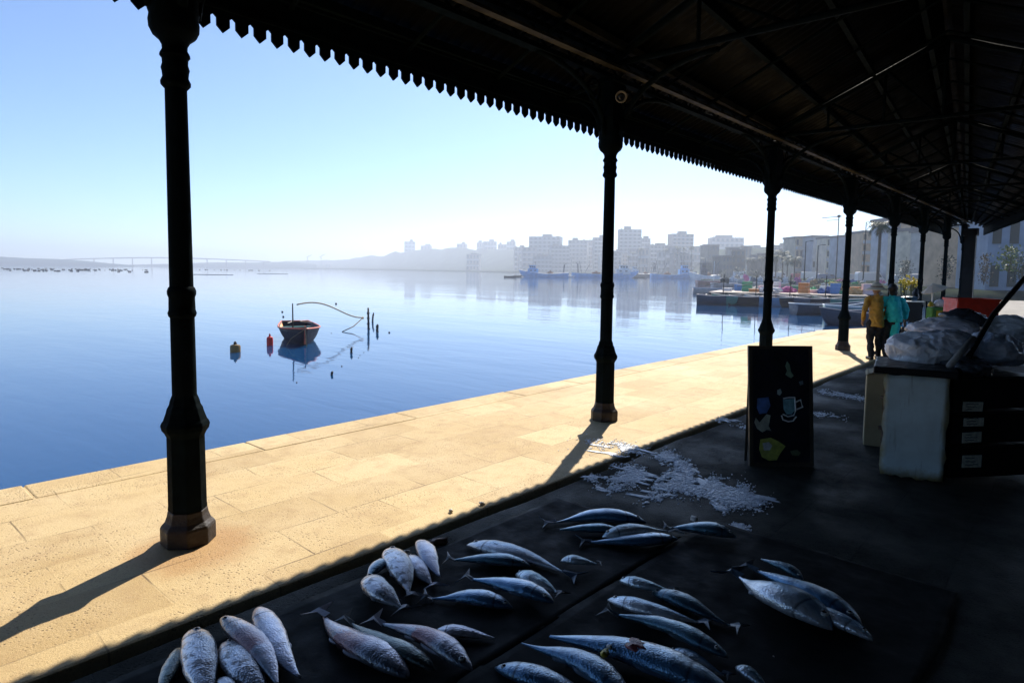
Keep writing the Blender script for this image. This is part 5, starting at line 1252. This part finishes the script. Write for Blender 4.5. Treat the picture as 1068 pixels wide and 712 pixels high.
def person(lab, loc, rz, H, legs, arms, lean, clothes):
    """legs/arms: joint lists per side; lean: forward shift of the shoulders"""
    t = thing('person', lab, 'person', loc, rz)
    k = H/1.65; V3 = lambda p: Vector(p)*k
    m = MB(); hip = Vector((0, 0, .86)); sh = Vector((0, lean, 1.36)); nk = Vector((0, lean*1.12, 1.43)); hd_ = Vector((0, lean*1.25+.015, 1.545))
    m.tube([V3(hip-Vector((0, 0, .04))), V3(hip+Vector((0, 0, .08))), V3(hip.lerp(sh, .45)), V3(hip.lerp(sh, .8)), V3(sh+Vector((0, 0, .03)))], [.155*k, .16*k, .132*k, .16*k, .10*k], 16, .68)
    cap(m, V3(sh+Vector((-.15, 0, -.01))), V3(sh+Vector((.15, 0, -.01))), .055*k, .055*k)
    cap(m, V3(sh), V3(nk+Vector((0, 0, .03))), .058*k, .05*k)
    m.ball(V3(hd_+Vector((0, 0, .02))), (.073*k, .092*k, .105*k), 18, 12); cap(m, V3(hd_+Vector((0, .02, -.06))), V3(hd_+Vector((0, .045, -.075))), .055*k, .038*k)
    m.ball(V3(hd_+Vector((0, .098, -.005))), (.014*k, .02*k, .022*k)); m.ball(V3(hd_+Vector((0, .086, -.05))), (.026*k, .012*k, .010*k))
    for s in (-1, 1):
        m.ball(V3(hd_+Vector((s*.075, -.005, .0))), (.012*k, .022*k, .032*k)); m.ball(V3(hd_+Vector((s*.03, .082, .02))), (.015*k, .012*k, .012*k))
    for s, (kn, an) in zip((-1, 1), legs):
        hp = Vector((s*.085, 0, .84)); kn = Vector(kn); an = Vector(an)
        cap(m, V3(hp), V3(kn), .085*k, .055*k); cap(m, V3(kn), V3(an), .053*k, .034*k); cap(m, V3(an+Vector((0, -.03, -.03))), V3(an+Vector((s*.02, .15, -.045))), .036*k, .03*k)
    for s, (el, wr) in zip((-1, 1), arms):
        a = sh+Vector((s*.175, 0, -.02)); el = Vector(el); wr = Vector(wr)
        cap(m, V3(a), V3(el), .047*k, .038*k); cap(m, V3(el), V3(wr), .037*k, .025*k); hand(m, V3(wr), wr-el, s)
    rem(m, 'body', SKIN, t, .0095, 4)
    for (nm, mt, fn, vx) in clothes:
        mm = MB(); fn(mm, V3, k, hip, sh, nk, hd_, legs, arms); rem(mm, nm, mt, t, vx, 5)
    return t
def c_trousers(m, V3, k, hip, sh, nk, hd_, legs, arms):
    m.tube([V3(hip+Vector((0, 0, -.07))), V3(hip+Vector((0, 0, .10)))], [.172*k, .165*k], 16, .72)
    for s, (kn, an) in zip((-1, 1), legs):
        kn = Vector(kn); an = Vector(an); cap(m, V3((s*.085, 0, .83)), V3(kn), .105*k, .078*k); cap(m, V3(kn), V3(an+Vector((0, 0, .03))), .076*k, .064*k)
def c_shoes(m, V3, k, hip, sh, nk, hd_, legs, arms):
    for s, (kn, an) in zip((-1, 1), legs):
        an = Vector(an); cap(m, V3(an+Vector((0, -.045, -.032))), V3(an+Vector((s*.02, .16, -.045))), .046*k, .040*k)
def c_jacket(m, V3, k, hip, sh, nk, hd_, legs, arms):
    m.tube([V3(hip+Vector((0, 0, -.12))), V3(hip+Vector((0, 0, .08))), V3(hip.lerp(sh, .5)), V3(hip.lerp(sh, .82)), V3(sh+Vector((0, 0, .045)))], [.20*k, .198*k, .18*k, .19*k, .11*k], 16, .74)
    cap(m, V3(sh+Vector((-.155, 0, -.01))), V3(sh+Vector((.155, 0, -.01))), .075*k, .075*k); cap(m, V3(sh+Vector((0, 0, .03))), V3(nk), .075*k, .065*k)
    for s, (el, wr) in zip((-1, 1), arms):
        el = Vector(el); wr = Vector(wr); cap(m, V3(sh+Vector((s*.18, 0, -.02))), V3(el), .070*k, .058*k); cap(m, V3(el), V3(el.lerp(wr, .88)), .056*k, .042*k)
def c_poncho(m, V3, k, hip, sh, nk, hd_, legs, arms):
    m.tube([V3(hip+Vector((.03, 0, -.02))), V3(hip.lerp(sh, .3)+Vector((.02, 0, 0))), V3(hip.lerp(sh, .6)), V3(hip.lerp(sh, .85)), V3(sh+Vector((0, 0, .05)))], [.25*k, .245*k, .235*k, .215*k, .12*k], 18, .66)
    cap(m, V3(sh+Vector((-.16, 0, -.02))), V3(sh+Vector((.16, 0, -.02))), .08*k, .08*k); cap(m, V3(sh), V3(nk+Vector((0, 0, .02))), .09*k, .07*k)
    for s, (el, wr) in zip((-1, 1), arms):
        el = Vector(el); wr = Vector(wr); cap(m, V3(sh+Vector((s*.18, 0, -.03))), V3(el), .085*k, .08*k); cap(m, V3(el), V3(el.lerp(wr, .6)), .078*k, .06*k)
def c_panel(m, V3, k, hip, sh, nk, hd_, legs, arms):
    m.tube([V3((.05, -.05, .98)), V3((.03, -.085, .75)), V3((.01, -.08, .45)), V3((.0, -.06, .17))], [.13*k, .145*k, .135*k, .12*k], 14, .5)
def c_hair(m, V3, k, hip, sh, nk, hd_, legs, arms):
    m.ball(V3(hd_+Vector((0, -.018, .04))), (.098*k, .108*k, .112*k), 16, 10, .15, 2); m.ball(V3(hd_+Vector((0, -.05, -.05))), (.09*k, .06*k, .08*k), 14, 9, .2, 4)
MUST = paint('mustard_cloth', (.42, .25, .04), .85, .3, 0, 9, .4); TURQ = paint('turquoise_cloth', (.02, .58, .62), .75, .2, 0, 8, .4); DKC = paint('dark_cloth', (.012, .013, .018), .85, .4, 0, 10, .3); SHOE = paint('dark_shoe', (.02, .018, .016), .5, .4, 0, 12)
pm = at(911.5, 374.5); dpm = (pm-EYE).dot(FW); Hm = 80/FPX*dpm
ma = person('person in mustard jacket and pale wide hat walking away under the canopy edge', (pm.x, pm.y, 0), YAW-rad(10), Hm*.955, [((-.09, .05, .46), (-.10, -.10, .075)), ((.09, .06, .46), (.10, .06, .075))], [((-.25, -.02, 1.10), (-.24, .10, .87)), ((.24, .02, 1.10), (.16, .16, .95))], .05, [('trousers', DKC, c_trousers, .012), ('shoes', SHOE, c_shoes, .010), ('jacket', MUST, c_jacket, .012)])
k = Hm*.955/1.65; hc = Vector((0, .05*1.25+.015, 1.545))*k
ht_ = thing('sun_hat', 'pale wide conical straw hat worn by the person in mustard', 'hat', ma.location+Matrix.Rotation(YAW-rad(10), 3, 'Z') @ (hc+Vector((0, 0, .03))), YAW)
m = MB(); m.lathe([(.215, -.025), (.22, -.015), (.155, .02), (.115, .045), (.10, .09), (.065, .125), (.01, .138)], 26); ST = paint('pale_straw', (.8, .7, .52), .8, .2, 0, 20, .3); m.build('crown', ST, ht_, smooth=True)
m = MB(); m.lathe([(.119, .036), (.121, .05), (.113, .065)], 26, cap=False); o = m.build('hat_band', paint('hat_band_brown', (.2, .1, .05), .7), ht_, smooth=True); mod(o, 'SOLIDIFY', thickness=.004)
pw_ = at(928, 375); Hw = 77/FPX*(pw_-EYE).dot(FW)
wa = person('person with dark hair in a turquoise top walking beside the mustard jacket', (pw_.x, pw_.y, 0), YAW-rad(4), Hw, [((-.10, .06, .46), (-.13, -.06, .075)), ((.08, .04, .46), (.10, .06, .075))], [((-.27, .03, 1.12), (-.22, .16, .96)), ((.26, -.02, 1.10), (.30, .04, .86))], .04, [('trousers', DKC, c_trousers, .012), ('shoes', SHOE, c_shoes, .010), ('top', TURQ, c_poncho, .012), ('long_scarf', TURQ, c_panel, .012), ('hair', HAIR, c_hair, .010)])
kk = Hw/1.65
bg_ = thing('tote_bag', 'black shoulder bag with orange base carried by the person in turquoise', 'bag', wa.location+Matrix.Rotation(YAW-rad(4), 3, 'Z') @ (Vector((.31, .03, .36))*kk), YAW-rad(4))
m = MB(); m.prism([(-.09, 0), (.15, 0), (.11, .36), (-.05, .36)], -.07, .07, 'xz'); o = m.build('body', DKC, bg_); mod(o, 'BEVEL', width=.02, segments=2)
m = MB(); m.prism([(-.04, -.006), (.154, -.006), (.125, .10)], -.074, .074, 'xz'); m.build('base_patch', paint('orange_leather', (.35, .12, .02), .6), bg_)
m = MB(); m.tube([(-.03, 0, .34), (-.02, 0, .46), (.02, 0, .49), (.06, 0, .46), (.09, 0, .34)], .010, 6); m.build('strap', DKC, bg_)

# ------------------------------------------------------------------ market table, parasol, flowers and bags beyond the walkers
tb = at(950, 350, 0); dtb = 18.5; tb = far(949, 345, dtb); tb.z = 0
t = thing('market_table', 'dark skirted market table with steel rim behind the walkers', 'table', tb, YAW); zt = far(949, 313.5, dtb).z; zb = far(949, 334, dtb).z
s = dtb/FPX; m = MB(); m.box((0, .35, zt-.02), (24*s, .8, .035)); m.build('table_top', paint('steel_rim', (.5, .5, .5), .3, .2, .8), t)
m = MB(); m.box((0, .35, (zt+zb)/2-.02), (21*s, .72, zt-zb-.02)); m.build('skirt', BLACKP, t)
for sx in (-9, 9):
    for sy in (.05, .65):
        m = MB(); m.tube([(sx*s, sy, 0), (sx*s, sy, zb+.02)], .022, 6); m.build('leg', IRON, t)
def top(px, dz=0): v_ = far(px, 300, dtb+.3); return Vector((v_.x, v_.y, zt+dz))
t2 = thing('blue_basin', 'blue-grey fish basin on the skirted market table', 'basin', top(951), YAW)
m = MB(); m.lathe([(.15, 0), (.20, .10), (.215, .105), (.205, .11), (.16, .02)], 18); m.build('bowl', paint('basin_blue', (.12, .22, .3), .35), t2, smooth='auto'); m = MB()
for q in range(5): m.ball((.08*math.cos(q*1.3), .08*math.sin(q*1.3), .09), (.10, .03, .03), 8, 6)
m.build('contents', paint('silver_small_fish', (.4, .42, .45), .3), t2, smooth=True)
t2 = thing('black_bag', 'black crumpled bag standing upright on the skirted market table', 'bag', top(955.5), YAW); m = MB(); m.ball((0, 0, .16), (.09, .09, .19), 12, 9, .5, 3); m.build('body', BLACKP, t2, smooth=True); m = MB(); m.tube([(-.03, 0, .3), (-.02, 0, .4), (.03, 0, .41), (.04, 0, .3)], .008, 5); m.build('handle', BLACKP, t2)
t2 = thing('low_tray', 'dark low tray at the left end of the skirted market table', 'tray', top(943.5), YAW); m = MB(); m.box((0, 0, .03), (.24, .3, .06)); m.build('tray', DWOOD, t2); m = MB(); m.ball((0, 0, .07), (.10, .12, .04), 10, 7, .5, 5); m.build('heap', paint('mussels', (.02, .025, .04), .3), t2, smooth=True)
for px, lab in ((942.5, 'bunch of yellow blossoms, left of two beyond the market table'), (953, 'bunch of yellow blossoms, right of two beyond the market table')):
    dv = 24; p = far(px, 296, dv); t2 = thing('flower_stand', lab, 'flowers', (p.x, p.y, 0), YAW); z0 = p.z; rr = random.Random(int(px))
    m = MB(); m.lathe([(.10, 0), (.13, .35), (.14, .36)], 12); m.build('bucket', BLACKP, t2)
    m = MB()
    for q in range(14): m.tube([(0, 0, .3), (rr.uniform(-.14, .14), rr.uniform(-.1, .1), z0+rr.uniform(-.1, .1))], .012, 4)
    m.build('stems', LEAF, t2); m = MB()
    for q in range(60): m.ball((rr.gauss(0, .10), rr.gauss(0, .10), z0+rr.gauss(.02, .12)), rr.uniform(.02, .05), 6, 4)
    m.build('blossoms', paint('yellow_blossom', (.62, .50, .03), .6, .2, 0, 20), t2)
dpa = 17.5; p = far(971, 330, dpa); t = thing('market_parasol', 'small tilted cream parasol beside the sixth column', 'parasol', (p.x, p.y, 0), YAW); zt = far(971, 297, dpa).z; s = dpa/FPX
m = MB(); m.tube([(0, 0, 0), (0, 0, zt)], .018, 6); m.build('pole', WHITEP, t); m = MB(); m.lathe([(.32, -.16), (.325, -.15), (.2, -.07), (.02, .03)], 8, cap=False)
o = m.build('canopy', paint('cream_canvas', (.6, .52, .42), .8, .2, 0, 6), t); o.location = (0, 0, zt); o.rotation_euler = (0, rad(-20), 0); mod(o, 'SOLIDIFY', thickness=.008)
m = MB(); m.lathe([(.02, 0), (.20, .0), (.20, .05), (.03, .07)], 12); m.build('foot', BLACKP, t)
dg = 12.5; p = far(974, 352, dg)
t = thing('shopping_trolley', 'upright wheeled shopping bag in yellow, green and red beside the sacks', 'shopping bag', (p.x, p.y, 0), YAW); s = dg/FPX; z1 = far(974, 320, dg).z; hb = z1-.1
m = MB(); m.box((0, 0, .1+hb/2), (.26, .2, hb)); o = m.build('bag', paint('patch_green', (.10, .30, .05), .7, .3, 0, 8), t); mod(o, 'BEVEL', width=.03, segments=2)
m = MB(); m.box((.03, -.104, .1+hb*.75), (.16, .012, hb*.38)); m.build('yellow_patch', paint('patch_yellow', (.7, .5, .02), .7), t); m = MB(); m.box((.05, -.106, .1+hb*.34), (.13, .012, hb*.40)); m.build('red_patch', paint('patch_red', (.55, .03, .02), .7), t)
m = MB(); m.tube([(-.1, .11, .1), (-.1, .13, z1+.1), (.1, .13, z1+.1), (.1, .11, .1)], .012, 6); m.build('frame', IRON, t)
for sx in (-.14, .14): m = MB(); m.tube([(sx-.015, .1, .08), (sx+.015, .1, .08)], .08, 14); m.build('wheel', BLACKP, t)
sack('fruit_bag', 'pale pink bag resting on top of the colourful shopping bag', 'bag', Vector((p.x, p.y, z1+.06))+RT0*.08, (.11, .10, .09), BAGP, 4.4, .3, 4)
sack('lemon', 'yellow lemon on the shopping bag, left of the pink bag', 'lemon', Vector((p.x, p.y, z1+.045))-RT0*.10, (.055, .05, .055), YEL, 1.2, .02, 3)
